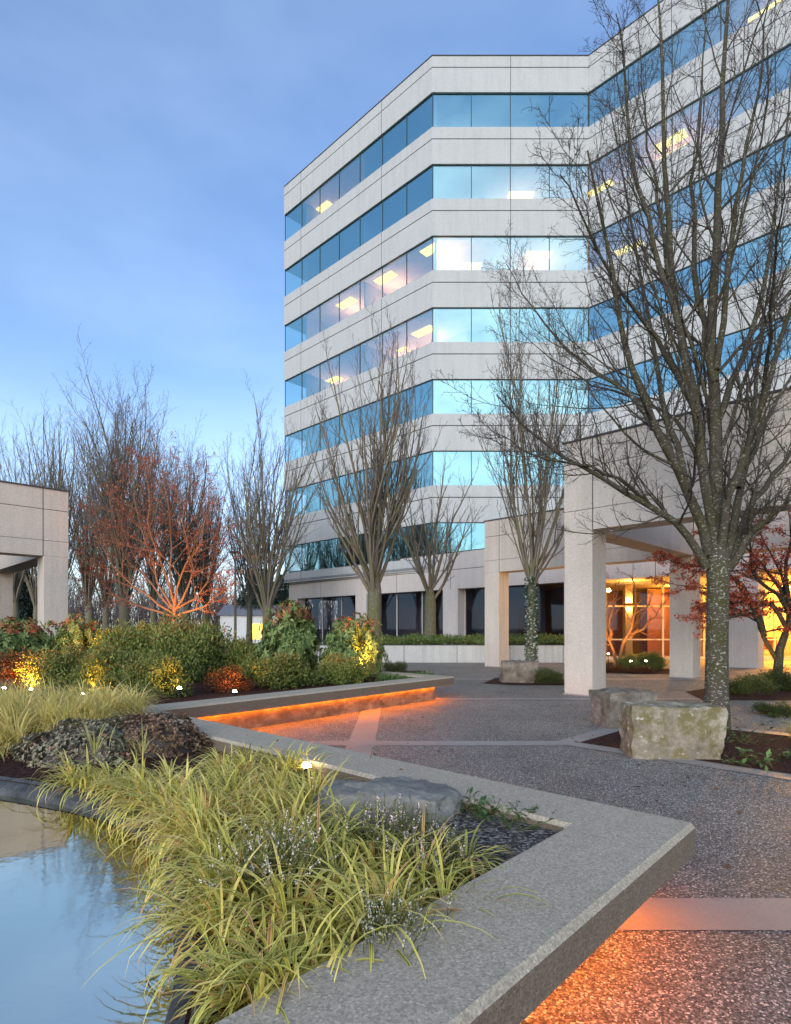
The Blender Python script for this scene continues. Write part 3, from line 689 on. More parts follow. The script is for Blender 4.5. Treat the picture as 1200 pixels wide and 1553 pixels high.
# ------------------------------------------------------------------ big tree on the right (limbs measured from the photograph)
def big_tree():
    r = np.random.default_rng(5); D = 8.45
    base = at(1087, HY, D); base.z = 0
    t = empty('bare_tree', base, 'large bare tree with lichen-spotted trunk rising behind the mossy boulder', 'tree')
    bs = np.array(base)
    def W(pts, dd):
        n_ = len(pts); return np.array([np.array(at(x, y, D + dd * (i / (n_ - 1)) ** 1.2)) - bs for i, (x, y) in enumerate(pts)])
    tr = W([(1087, 1108), (1087, 1040), (1088, 970), (1089, 900), (1090, 850), (1088, 800)], 0)
    TR = np.array([0.19, 0.155, 0.145, 0.145, 0.16, 0.10])
    link('trunk', tubes([(tr[None], TR[None])], 'trunk', 14), M['bark'], t, False)
    limbs = [
        ([(1072, 860), (1050, 820), (1022, 790), (985, 765), (940, 738), (880, 705), (830, 675), (790, 640), (755, 600)], -0.9, 6.5),
        ([(985, 765), (965, 740), (915, 715), (860, 700), (800, 690), (755, 655)], -1.3, 3.5),
        ([(1075, 840), (1060, 780), (1035, 715), (1005, 670), (980, 610), (955, 545), (938, 480), (925, 400), (905, 310), (892, 230)], -1.6, 8),
        ([(1040, 735), (1028, 690), (1008, 630), (1000, 570), (985, 500), (970, 420), (955, 330), (935, 230), (925, 150)], 1.3, 5.5),
        ([(1000, 660), (960, 600), (900, 560), (850, 520), (800, 460), (770, 400)], 1.5, 4),
        ([(1082, 850), (1076, 770), (1070, 690), (1052, 610), (1035, 530), (1020, 440), (1014, 340), (1010, 240), (1003, 140), (998, 40), (994, -30)], 0.6, 9),
        ([(1058, 630), (1022, 560), (990, 500), (950, 455), (915, 400), (880, 320), (850, 260)], -1.7, 4.5),
        ([(1090, 850), (1088, 770), (1086, 690), (1084, 600), (1083, 500), (1083, 400), (1090, 300), (1096, 200), (1100, 100), (1104, 0), (1106, -80)], 0.2, 11),
        ([(1094, 850), (1097, 800), (1108, 750), (1128, 690), (1152, 630), (1176, 550), (1196, 480), (1216, 410), (1235, 330)], -1.8, 7.5),
        ([(1100, 850), (1115, 790), (1122, 740), (1138, 690), (1160, 640), (1185, 600), (1215, 540), (1250, 470)], 1.4, 7),
        ([(1104, 860), (1125, 800), (1150, 755), (1185, 705), (1225, 660), (1280, 600)], 0.9, 7.5),
        ([(1104, 865), (1130, 820), (1165, 785), (1205, 755), (1260, 720)], -1.0, 6.5),
        ([(1088, 640), (1108, 590), (1135, 520), (1155, 450), (1172, 360), (1184, 260), (1195, 160), (1205, 60)], 1.8, 5.5),
        ([(1086, 560), (1098, 480), (1108, 390), (1118, 290), (1140, 190), (1155, 90), (1165, 0)], -1.3, 5),
        ([(1084, 580), (1068, 490), (1052, 400), (1052, 300), (1060, 200), (1068, 100), (1072, 0)], 1.9, 5.5),
        ([(1052, 610), (1034, 510), (1010, 430), (985, 350), (962, 260), (950, 160), (942, 80), (936, 20)], -0.7, 5.5),
        ([(1015, 420), (1000, 330), (985, 240), (975, 140), (968, 40)], 1.6, 3.5),
        ([(1078, 760), (1060, 690), (1030, 640), (1000, 615), (950, 600), (890, 580), (830, 540), (790, 500)], 2.2, 4),
        ([(1120, 740), (1140, 650), (1150, 560), (1158, 470), (1175, 380), (1200, 280)], 2.4, 4.5),
        ([(1150, 640), (1165, 560), (1170, 470), (1180, 370), (1190, 250)], -2.6, 3.5),
    ]
    sets = []; fine = []
    NP = 14
    for pts, dd, wpx in limbs:
        P = W(pts, dd); t_ = np.linspace(0, 1, len(P)); q = np.linspace(0, 1, NP)
        P = np.stack([np.interp(q, t_, P[:, i]) for i in range(3)], 1)
        ln = np.linalg.norm(np.diff(P, axis=0), axis=1).sum()
        P[1:] += r.normal(0, 0.018, (NP - 1, 3))
        r0 = 1.0 * wpx / F * D; Rr = r0 * np.linspace(1, 0.16, NP) ** 1.1
        sets.append((P, np.maximum(Rr, 0.006)))
    LP = np.stack([s[0] for s in sets]); LR = np.stack([s[1] for s in sets])
    b2, r2 = kids(LP, LR, 17, 0.14, 0.99, 0.62, 0.18, 0.34, 0.45, 7, 0.10, 0.09, 0.38, 0.005, r, 0.5, 0.55)
    b3, r3 = kids(b2, r2, 9, 0.12, 1.0, 0.65, 0.2, 0.40, 0.4, 6, 0.07, 0.11, 0.6, 0.0035, r, 0.2)
    b4, r4 = kids(b3, r3, 5, 0.15, 1.0, 0.75, 0.25, 0.38, 0.4, 4, 0.04, 0.12, 0.75, 0.0024, r, 0.09)
    b5, r5 = kids(b4, r4, 2, 0.3, 0.9, 0.8, 0.25, 0.4, 0.4, 3, 0.02, 0.1, 0.9, 0.002, r, 0.04)
    link('limbs', tubes([(LP, LR)], 'limbs', 8), M['limb'], t, False)
    link('branches', tubes([(b2, r2)], 'branches', 5), M['limb'], t, False)
    link('twigs', tubes([(b3, r3), (b4, r4), (b5, r5)], 'twigs', 3), M['twig'], t, False)
    return t
big_tree()

# ------------------------------------------------------------------ ivy on the slender tree
def ivy():
    r = np.random.default_rng(33); n_ = 1500; base = at(805, HY, 16.4)
    th = r.uniform(0, 2 * np.pi, n_); z = r.uniform(0.05, 2.9, n_); rad = 0.15 + r.normal(0, 0.012, n_)
    pos = np.stack([base.x + 0.02 + rad * np.cos(th), base.y + rad * np.sin(th), z], 1)
    nr = np.stack([np.cos(th), np.sin(th), 0.4 + 0 * th], 1); d = np.stack([-np.sin(th) * r.normal(0, 1, n_), np.cos(th) * r.normal(0, 1, n_), r.uniform(-1, 0.1, n_)], 1) + nr * 0.5
    v, q, tt = leaves(pos, d, nr, r.uniform(0.05, 0.08, n_), r.uniform(0.04, 0.065, n_), r.uniform(0, 1, n_))
    o = link('ivy', np_mesh('ivy', v, q, tint=tt), m_leaf('ivy_leaf', [(0, (0.03, 0.06, 0.035)), (0.6, (0.07, 0.11, 0.07)), (0.8, (0.35, 0.38, 0.32)), (1, (0.55, 0.56, 0.5))], 0.1))
    tag(o, 'variegated ivy wrapped around the slender tree trunk beside the pergola column', 'ivy')
ivy()

# ------------------------------------------------------------------ shrubs
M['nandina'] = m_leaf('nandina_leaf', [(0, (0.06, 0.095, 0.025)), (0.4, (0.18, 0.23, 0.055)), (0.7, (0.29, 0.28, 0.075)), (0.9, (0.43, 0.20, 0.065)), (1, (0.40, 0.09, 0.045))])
M['pieris'] = m_leaf('pieris_leaf', [(0, (0.07, 0.12, 0.04)), (0.5, (0.19, 0.27, 0.09)), (0.8, (0.34, 0.40, 0.14)), (0.9, (0.30, 0.16, 0.06)), (1, (0.45, 0.07, 0.06))])
M['redbush'] = m_leaf('red_shrub_leaf', [(0, (0.10, 0.03, 0.015)), (0.5, (0.22, 0.07, 0.025)), (0.8, (0.22, 0.15, 0.04)), (1, (0.12, 0.13, 0.03))])
M['box'] = m_leaf('boxwood_leaf', [(0, (0.03, 0.045, 0.012)), (0.5, (0.07, 0.095, 0.022)), (1, (0.15, 0.16, 0.04))])
M['hebe'] = m_leaf('hebe_leaf', [(0, (0.10, 0.09, 0.06)), (0.5, (0.24, 0.22, 0.15)), (0.8, (0.40, 0.36, 0.25)), (1, (0.34, 0.18, 0.13))], 0.1)
M['hebe2'] = m_leaf('brown_hebe_leaf', [(0, (0.09, 0.055, 0.035)), (0.5, (0.23, 0.145, 0.09)), (0.8, (0.34, 0.23, 0.14)), (1, (0.28, 0.12, 0.09))], 0.1)
def shrub_mesh(seed, kind, nleaf, stretch=1.0):
    """unit shrub: radius about 1 in x/y, height about 1"""
    r = np.random.default_rng(seed); nb = 34
    th = r.uniform(0, 2 * np.pi, nb); ph = np.arccos(r.uniform(-0.1, 1.0, nb)); rr = r.uniform(0.40, 0.80, nb)
    c = np.stack([rr * np.sin(ph) * np.cos(th), rr * np.sin(ph) * np.sin(th), 0.18 + 0.62 * np.cos(ph) * rr / 0.7], 1); c[:, 2] = np.maximum(c[:, 2], 0.14)
    br = r.uniform(0.16, 0.40, nb)
    if kind == 'pieris':
        nw = nleaf // 9; bi = r.integers(0, nb, nw); dv = unit(r.normal(0, 1, (nw, 3)) + [0, 0, 0.35]); cc = c[bi] + dv * (br[bi] * r.uniform(0.55, 1.08, nw))[:, None] * [1, 1, 0.8]
        pos = np.repeat(cc, 9, 0); axis = np.repeat(unit(dv + [0, 0, 0.5]), 9, 0); n_ = len(pos)
        d = unit(r.normal(0, 1, (n_, 3))); d = d - axis * (d * axis).sum(1, keepdims=True); d = unit(d) + axis * r.uniform(-0.1, 0.6, (n_, 1)); nr = axis
        ln = r.uniform(0.075, 0.125, n_); wd = ln * 0.30
        top = np.repeat((cc[:, 2] > 0.72) & (r.random(nw) < 0.45), 9); tint = np.where(top, r.uniform(0.85, 1, n_), np.clip(r.normal(0.42, 0.2, n_), 0, 0.82))
    else:
        bi = r.integers(0, nb, nleaf); dv = unit(r.normal(0, 1, (nleaf, 3)) + [0, 0, 0.3]); pos = c[bi] + dv * (br[bi] * r.uniform(0.35, 1.1, nleaf) )[:, None] * [1, 1, 0.8]
        n_ = nleaf; nr = unit(dv + r.normal(0, 0.5, (n_, 3)) + [0, 0, 0.4]); d = unit(r.normal(0, 1, (n_, 3)) + dv * 0.8)
        ln = r.uniform(0.05, 0.10, n_) if kind != 'box' else r.uniform(0.035, 0.07, n_); wd = ln * (0.34 if kind != 'box' else 0.5)
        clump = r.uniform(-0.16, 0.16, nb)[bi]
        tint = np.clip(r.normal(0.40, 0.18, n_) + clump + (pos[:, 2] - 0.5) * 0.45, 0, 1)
    pos[:, 2] = np.maximum(pos[:, 2], 0.01)
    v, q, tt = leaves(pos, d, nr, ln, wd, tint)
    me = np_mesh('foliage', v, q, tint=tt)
    ns = 22; st = np.stack([r.normal(0, 0.12, ns), r.normal(0, 0.12, ns), np.full(ns, -0.05)], 1); dd = np.stack([r.normal(0, 0.6, ns), r.normal(0, 0.6, ns), np.ones(ns)], 1)
    P = walk(st, dd, r.uniform(0.5, 0.95, ns), 6, 0.05, 0.1, r); RR = np.full((ns, 6), 0.012) * np.linspace(1, 0.5, 6)
    return me, tubes([(P, RR)], 'stems', 4)
PROT = {}
for kind, mat_, seeds, nl_ in (('nandina', 'nandina', (1, 2, 3), 13000), ('pieris', 'pieris', (4, 5), 11500), ('redbush', 'redbush', (6,), 6000), ('box', 'box', (8, 9), 9000)):
    PROT[kind] = []
    for s in seeds:
        a, b_ = shrub_mesh(s, kind, nl_); a.materials.append(M[mat_]); b_.materials.append(M['twig']); PROT[kind].append((a, b_))
def shrub(kind, vi, loc, rx, ry, hgt, label, rot=0.0, cat='shrub', group=None, name=None):
    t = empty(name or 'shrub', loc, label, cat, group); t.rotation_euler = (0, 0, rot); t.scale = (rx, ry, hgt)
    for nm, me in zip(('foliage', 'stems'), PROT[kind][vi % len(PROT[kind])]):
        o = bpy.data.objects.new(nm, me); COL.objects.link(o); o.parent = t
    return t
def px_shrub(kind, vi, x, d, top, hw, label, z0=ZS, depth=1.0, rot=0.0, **kw):
    b_ = at(x, HY, d); b_.z = z0 - 0.03; hgt = H + (HY - top) / F * d - z0
    return shrub(kind, vi, b_, hw / F * d * 1.10, hw / F * d * 1.05 * depth, hgt * 1.02, label, rot, **kw)
GS = 'shrubs of the lit planting bed'
for a_ in (
    ('nandina', 0, 95, 10.4, 978, 55, 'dark green lacy shrub in front, second from the left of the lit bed', 0.0),
    ('nandina', 1, 165, 10.0, 972, 60, 'bronze-tinted green shrub just left of the bush with the white spotlight', 1.0),
    ('nandina', 2, 238, 9.3, 985, 52, 'bright green shrub with a white spotlight shining at its right foot', 2.1),
    ('redbush', 0, 345, 10.0, 1006, 34, 'small orange bush glowing from a lamp beneath it, before the bench corner', 0.3),
    ('nandina', 1, 425, 10.8, 984, 58, 'low speckled green and rust shrub in front of the tall dark green one', 4.0),
    ('nandina', 0, 520, 11.6, 992, 46, 'low dark shrub at the right foot of the bed, beside the bright uplight', 2.9),
    ('pieris', 0, 40, 13.0, 936, 62, 'green whorled shrub at the far left under the pergola columns', 0.5),
    ('pieris', 1, 112, 13.4, 930, 45, 'yellow-lit shrub with a reddish tip in front of the pergola column', 2.2),
    ('nandina', 2, 190, 12.6, 941, 62, 'broad green shrub in the back row under the red twiggy maple, left one', 5.1),
    ('nandina', 0, 285, 12.4, 931, 66, 'broad mounded green shrub in the back row beneath the glowing maple trunk', 3.3),
    ('pieris', 0, 440, 13.0, 912, 66, 'tallest dark green shrub with red new shoots on top, left of the uplit one', 1.7),
    ('pieris', 1, 535, 12.7, 927, 52, 'rounded shrub lit golden from inside, right end of the bed', 4.4),
    ('nandina', 1, 370, 12.8, 962, 40, 'small dark shrub in the dip between the two tall green masses', 0.8),
    ('redbush', 0, 12, 11.2, 984, 58, 'orange-red shrub lit from below at the left edge of the view', 1.9),
    ('nandina', 2, 240, 15.5, 936, 40, 'shrub top peeking out behind the back row under the maple', 0.2)):
    px_shrub(a_[0], a_[1], a_[2], a_[3], a_[4], a_[5], a_[6], rot=a_[7], group=GS)
px_shrub('box', 0, 1140, 12.6, 1017, 42, 'clipped round green shrub in front of the red-leaved maple', 0.0, name='shrub')
px_shrub('box', 1, 1178, 13.6, 1010, 35, 'green shrub tucked behind the maple trunk at the right edge', 0.0, rot=1)
px_shrub('box', 1, 1180, 9.6, 1062, 40, 'loose grey-green shrub at the right edge behind the pale grass tuft', 0.0, rot=2)
px_shrub('box', 0, 830, 15.3, 1008, 28, 'low dark shrub right of the small boulder at the foot of the ivy tree', 0.0, rot=2.5)
px_shrub('box', 1, 770, 17.2, 1010, 14, 'tiny shrub squeezed behind the left end of the small boulder', 0.0, rot=0.5)
px_shrub('box', 0, 608, 19.2, 999, 14, 'small round shrub beyond the far end of the glowing bench, right one of two', 0.0, rot=1.2)
px_shrub('box', 1, 590, 18.8, 1001, 11, 'small round shrub beyond the far end of the glowing bench, left one of two', 0.0, rot=2.2)
px_shrub('nandina', 2, 985, 20.2, 985, 26, 'leafy shrub lit by two small lamps in the entrance bed', 0.0, rot=0.4)
px_shrub('nandina', 0, 955, 19.8, 988, 20, 'leafy shrub by the forked trunk in the entrance bed', 0.0, rot=1.4)
px_shrub('redbush', 0, 925, 19.6, 1002, 20, 'low reddish plant at the left end of the entrance bed', 0.0, rot=2.4)
px_shrub('redbush', 0, 968, 18.9, 1008, 26, 'low reddish plant along the front of the entrance bed', 0.0, rot=0.4)

# hebe mounds
def mound(name, c, rx, ry, h, n_, mat_, label, seed):
    r = np.random.default_rng(seed); t = empty(name, c, label, 'shrub')
    th = r.uniform(0, 2 * np.pi, n_); cz = r.uniform(0.0, 1, n_); sz = np.sqrt(1 - cz ** 2)
    nr = np.stack([sz * np.cos(th), sz * np.sin(th), cz], 1)
    lump = 1 + 0.15 * np.sin(nr[:, 0] * 6 + seed) * np.cos(nr[:, 1] * 7) + 0.07 * np.sin(nr[:, 2] * 13 + nr[:, 0] * 11) + r.normal(0, 0.03, n_)
    cc = nr * [rx, ry, h] * lump[:, None]; k = 7
    ax = np.repeat(unit(nr + [0, 0, 0.5] + r.normal(0, 0.25, (n_, 3))), k, 0); pos = np.repeat(cc, k, 0); m_ = n_ * k
    d = r.normal(0, 1, (m_, 3)); d = unit(d - ax * (d * ax).sum(1, keepdims=True)) + ax * r.uniform(0.2, 1.3, (m_, 1))
    v, q, tt = leaves(pos, d, ax, r.uniform(0.022, 0.036, m_), r.uniform(0.012, 0.018, m_), np.clip(np.repeat(r.normal(0.5, 0.22, n_), k) + r.normal(0, 0.1, m_), 0, 1))
    link('foliage', np_mesh('foliage', v, q, tint=tt), mat_, t, False)
    dome = MB(); ring = []
    for i in range(7):
        a = i / 6 * math.pi / 2
        for j in range(20): 
            b__ = j / 20 * 2 * math.pi; dome.v.append((rx * 0.93 * math.cos(a) * math.cos(b__), ry * 0.93 * math.cos(a) * math.sin(b__), h * 0.93 * math.sin(a)))
    for i in range(6):
        for j in range(20): dome.f.append((i*20+j, i*20+(j+1) % 20, (i+1)*20+(j+1) % 20, (i+1)*20+j)); dome.m.append(0)
    me = bpy.data.meshes.new('stems'); me.from_pydata(dome.v, [], dome.f); link('stems', me, M['twig'], t, False)
    return t
c = on(112, 1160, ZS); mound('hebe_shrub', (c.x - 0.06, c.y + 0.40, ZS - 0.03), 0.54, 0.44, 0.29, 2400, M['hebe'], 'low grey-green cushion shrub beside the pond rim', 3)
c = on(205, 1150, ZS); mound('hebe_shrub', (c.x, c.y + 0.35, ZS - 0.03), 0.45, 0.38, 0.31, 2000, M['hebe2'], 'low brownish cushion shrub between the grey cushion and the bench', 9)
c = on(60, 1085, ZS); mound('hebe_shrub', (c.x - 0.2, c.y + 0.2, ZS - 0.03), 0.7, 0.5, 0.30, 1500, M['hebe'], 'grey-green cushion shrub mostly buried in the pale grass at the left', 12)

# ------------------------------------------------------------------ grasses
def blades(bases, az, ln, th0, bend, wd, tint, K=7):
    n_ = len(bases); s = np.linspace(0, 1, K + 1); th = th0[:, None] + bend[:, None] * s[None] ** 1.3
    dz = np.cos(th); dr = np.sin(th); st = (ln / K)[:, None]
    z = np.concatenate([np.zeros((n_, 1)), np.cumsum(dz[:, :-1] * st, 1)], 1); rr = np.concatenate([np.zeros((n_, 1)), np.cumsum(dr[:, :-1] * st, 1)], 1)
    ca, sa = np.cos(az)[:, None], np.sin(az)[:, None]
    P = np.stack([bases[:, 0:1] + rr * ca, bases[:, 1:2] + rr * sa, bases[:, 2:3] + z], -1)
    side = np.stack([-sa + 0 * rr, ca + 0 * rr, 0 * rr], -1); nrm = np.stack([-np.cos(th) * ca, -np.cos(th) * sa, np.sin(th)], -1)
    wv = wd[:, None] * np.minimum(1, (1.02 - s[None]) * 2.4) * np.minimum(1, 0.55 + s[None] * 2)
    V = np.stack([P - side * wv[..., None] * 0.5, P - nrm * wv[..., None] * 0.10, P + side * wv[..., None] * 0.5], 2)
    idx = np.arange(n_ * (K + 1) * 3).reshape(n_, K + 1, 3)
    Q = np.concatenate([np.stack([idx[:, :-1, j], idx[:, :-1, j+1], idx[:, 1:, j+1], idx[:, 1:, j]], -1).reshape(-1, 4) for j in (0, 1)])
    uv = np.broadcast_to(np.array([1.0, 0.0, 1.0]), (n_, K + 1, 3)); tt = np.broadcast_to(tint[:, None, None], (n_, K + 1, 3)) + 0.36 * (s ** 4)[None, :, None]
    return V.reshape(-1, 3), Q, np.clip(tt, 0, 1).ravel(), uv.ravel()
M['sedge'] = m_leaf('sedge_blade', [(0, (0.08, 0.105, 0.01)), (0.3, (0.24, 0.26, 0.025)), (0.6, (0.54, 0.49, 0.09)), (0.8, (0.74, 0.60, 0.20)), (0.92, (0.45, 0.20, 0.07)), (1, (0.30, 0.12, 0.06))], 0.16, 0.4, edge=(0.86, 0.76, 0.26))
M['palesedge'] = m_leaf('pale_sedge_blade', [(0, (0.20, 0.22, 0.05)), (0.4, (0.42, 0.40, 0.11)), (0.7, (0.62, 0.54, 0.20)), (1, (0.62, 0.46, 0.22))], 0.3, 0.5, edge=(0.82, 0.72, 0.32))
def tufts(name, centres, nb, ln, wd, seed, mat_, label, bias=None, z=ZS, spread=0.07, kind='stuff', bend=(0.7, 1.7), cat=None, th=(0.05, 0.75), lfun=None):
    r = np.random.default_rng(seed); B, AZ, LN, T0, BD, WD, TI = [], [], [], [], [], [], []
    for c_ in centres:
        k = int(nb * r.uniform(0.7, 1.2)); az = r.uniform(0, 2 * np.pi, k)
        if bias is not None:
            bv = bias(c_); v = np.stack([np.cos(az) + bv[0], np.sin(az) + bv[1]], 1); az = np.arctan2(v[:, 1], v[:, 0])
        rad = np.abs(r.normal(0, spread, k)); zz = c_[2] if len(c_) > 2 else z
        B.append(np.stack([c_[0] + rad * np.cos(az), c_[1] + rad * np.sin(az), np.full(k, zz)], 1)); AZ.append(az)
        sc = r.uniform(0.8, 1.15) * (lfun(c_) if lfun else 1); LN.append(ln * sc * r.uniform(0.55, 1.1, k)); T0.append(r.uniform(th[0], th[1], k)); BD.append(r.uniform(bend[0], bend[1], k)); WD.append(wd * r.uniform(0.6, 1.15, k))
        base_t = r.uniform(0.22, 0.62)
        kt = k // 5; LN[-1][:kt] *= 0.45; T0[-1][:kt] += 0.4; BD[-1][:kt] *= 0.5
        TI.append(np.where((r.random(k) < 0.12) | (np.arange(k) < kt), r.uniform(0.75, 0.95, k), np.clip(r.normal(base_t, 0.2, k), 0.0, 0.74)))
    v, q, tt, uv = blades(np.concatenate(B), np.concatenate(AZ), np.concatenate(LN), np.concatenate(T0), np.concatenate(BD), np.concatenate(WD), np.concatenate(TI))
    o = link(name, np_mesh(name, v, q, tint=tt, uv=uv), mat_); tag(o, label, cat, kind=kind); return o
def inside(pt, poly):
    x, y = pt; c_ = False; n_ = len(poly); j = n_ - 1
    for i in range(n_):
        if (poly[i][1] > y) != (poly[j][1] > y) and x < (poly[j][0] - poly[i][0]) * (y - poly[i][1]) / (poly[j][1] - poly[i][1]) + poly[i][0]: c_ = not c_
        j = i
    return c_
def scatter(poly, step, seed, z=None):
    r = np.random.default_rng(seed); xs_ = [p[0] for p in poly]; ys_ = [p[1] for p in poly]; res = []
    for x in np.arange(min(xs_), max(xs_), step):
        for y in np.arange(min(ys_), max(ys_), step):
            q = (x + r.uniform(-0.4, 0.4) * step, y + r.uniform(-0.4, 0.4) * step)
            if inside(q, poly): res.append(q)
    return res
g_poly = [(-0.46, 1.68), (-0.50, 1.85), (-0.62, 2.25), (-0.80, 2.62), (-1.05, 3.05), (-1.36, 3.44), (-1.70, 3.74), (-1.95, 3.88), (-1.55, 4.0), (-1.35, 4.5), (-1.25, 5.0), (-0.95, 4.75), (-0.58, 4.35), (-0.42, 3.75), (-0.36, 3.1), (-0.28, 2.88), (0.15, 2.70), (0.47, 2.56), (0.50, 2.42), (0.12, 2.03), (-0.15, 1.77)]
def bias1(c_):
    k_ = max(0, min(1, (c_[0] + 0.55) / 1.0)); return (-0.48 + 0.62 * k_, -0.30 + 0.05 * k_)
rimline = []
for i in range(len(rim_pts) - 1):
    a, b_ = Vector(rim_pts[i]), Vector(rim_pts[i+1])
    if a.x > -2.0 and b_.y > 1.8:
        k_ = max(1, int((b_ - a).length / 0.2))
        for q in range(k_):
            p = a.lerp(b_, (q + 0.5) / k_); tq = (b_ - a).normalized(); rimline.append((p.x - tq.y * 0.09, p.y + tq.x * 0.09))
tufts('sedge_grass', scatter(g_poly, 0.235, 3) + rimline + [(-0.46, 1.68), (-0.38, 1.64), (-0.30, 1.72), (-2.1, 3.97), (-1.95, 3.98), (-1.8, 3.86), (-2.25, 4.05)], 100, 0.44, 0.0112, 4, M['sedge'], 'mass of arching yellow-green striped grass spilling over the pond edge', bias1, spread=0.05, bend=(1.2, 3.2), th=(0.05, 1.25), lfun=lambda c_: 0.72 if c_[1] > 3.8 else 0.74 if c_[1] < 1.95 else (0.80 if c_[0] > -0.15 and c_[1] > 2.55 else 0.98))
g2 = [(-3.4, 4.75), (-2.9, 5.6), (-2.75, 6.4), (-3.3, 7.1), (-4.6, 7.0), (-6.2, 6.6), (-6.5, 5.6), (-5.2, 5.2)]
gm2 = [(x, y, ZS + 0.16 * max(0, min(1, (y - 5.0) / 0.8))) for x, y in scatter(g2, 0.24, 5) if not ((x + 2.75) ** 2 + (y - 5.1) ** 2 < 0.2)]
dm = MB(); NU = 18
for i in range(6):
    for j in range(NU): dm.v.append((-4.7 + 2.2 * (1 - i / 6) * math.cos(j / NU * 6.2832), 6.15 + 0.95 * (1 - i / 6) * math.sin(j / NU * 6.2832), ZS - 0.02 + 0.2 * math.sin(i / 5 * 1.5708)))
for i in range(5):
    for j in range(NU): dm.f.append((i*NU+j, i*NU+(j+1) % NU, (i+1)*NU+(j+1) % NU, (i+1)*NU+j)); dm.m.append(0)
dm.f.append(tuple(5*NU+j for j in range(NU))); dm.m.append(0)
tag(dm.build('soil_mound', M['mulch'], smooth=True), kind='structure')
tufts('pale_sedge_grass', gm2, 110, 0.45, 0.0095, 6, M['palesedge'], 'mound of pale straw-green grass behind the cushion shrubs at the left', lambda c_: (-0.15, -0.35), bend=(0.8, 2.4), th=(0.05, 1.0))
tufts('sedge_grass', [(-2.35, 4.55, ZS + 0.12), (-2.0, 4.6, ZS + 0.1)], 18, 0.36, 0.009, 8, M['palesedge'], 'few thin grass blades sprouting between the two cushion shrubs', None, kind='stuff')
gt = on(1196, 1122, 0.02); tufts('grass_tuft', [(gt.x + 0.12, gt.y, 0.02)], 150, 0.42, 0.008, 9, M['palesedge'], 'single tuft of pale wispy grass at the right edge near the boulder', None, kind=None, cat='grass tuft', spread=0.05, bend=(0.4, 1.2))

# heather with pale flowers
M['heath'] = m_leaf('heather_leaf', [(0, (0.12, 0.14, 0.04)), (0.6, (0.24, 0.26, 0.09)), (1, (0.40, 0.37, 0.17))])
M['petal'] = m_leaf('heather_flower', [(0, (0.78, 0.58, 0.68)), (0.5, (0.85, 0.74, 0.74)), (1, (0.88, 0.84, 0.74))], 0.2)
def heather(c_, rad, h, seed, label, white):
    r = np.random.default_rng(seed); t = empty('heather', c_, label, 'plant'); ns = 150
    st = np.stack([r.normal(0, rad * 0.35, ns), r.normal(0, rad * 0.35, ns), np.zeros(ns)], 1); dd = np.stack([r.normal(0, 0.5, ns), r.normal(0, 0.5, ns), np.ones(ns)], 1)
    P = walk(st, dd, h * r.uniform(0.7, 1.15, ns), 6, 0.03, 0.12, r)
    link('stems', tubes([(P, np.full((ns, 6), 0.0015))], 'stems', 3), M['heath'], t, False)
    def along(k, t0, t1, l0, l1, asp, nm, mat_, keep):
        tt_ = r.uniform(t0, t1, (ns, k)) * 5; i0 = np.minimum(tt_.astype(int), 4); fr = (tt_ - i0)[..., None]; bi = np.arange(ns)[:, None]
        pos = (P[bi, i0] * (1 - fr) + P[bi, i0+1] * fr)[r.random(ns) < keep].reshape(-1, 3); m_ = len(pos)
        v, q, ti = leaves(pos, r.normal(0, 1, (m_, 3)) + [0, 0, 0.4], r.normal(0, 1, (m_, 3)), r.uniform(l0, l1, m_), r.uniform(l0, l1, m_) * asp, np.clip(r.uniform(0, 0.5, m_) + white, 0, 1))
        fo = link(nm, np_mesh(nm, v, q, tint=ti), mat_, t, False)
        if nm == 'flowers': fo['kind'] = 'stuff'
    along(26, 0.1, 0.95, 0.008, 0.016, 0.4, 'foliage', M['heath'], 1.0); along(16, 0.72, 1.0, 0.006, 0.011, 0.8, 'flowers', M['petal'], 0.32)
c = on(600, 1275, 0.45); heather((c.x, c.y, ZS), 0.26, 0.26, 41, 'heather with pale lilac flower spikes in front of the flat bed rock', 0.0)
c = on(590, 1420, 0.45); heather((c.x, c.y + 0.02, ZS), 0.17, 0.20, 42, 'white-flowered heather spilling over the concrete ledge at the front', 0.5)
c = on(640, 1300, 0.45); heather((c.x + 0.05, c.y, ZS), 0.2, 0.22, 43, 'lilac heather clump right of the larger heather, by the gravel corner', 0.1)
c = on(410, 1335, 0.45); heather((c.x, c.y, ZS), 0.18, 0.32, 44, 'white heather sprigs buried in the middle of the striped grass', 0.45)

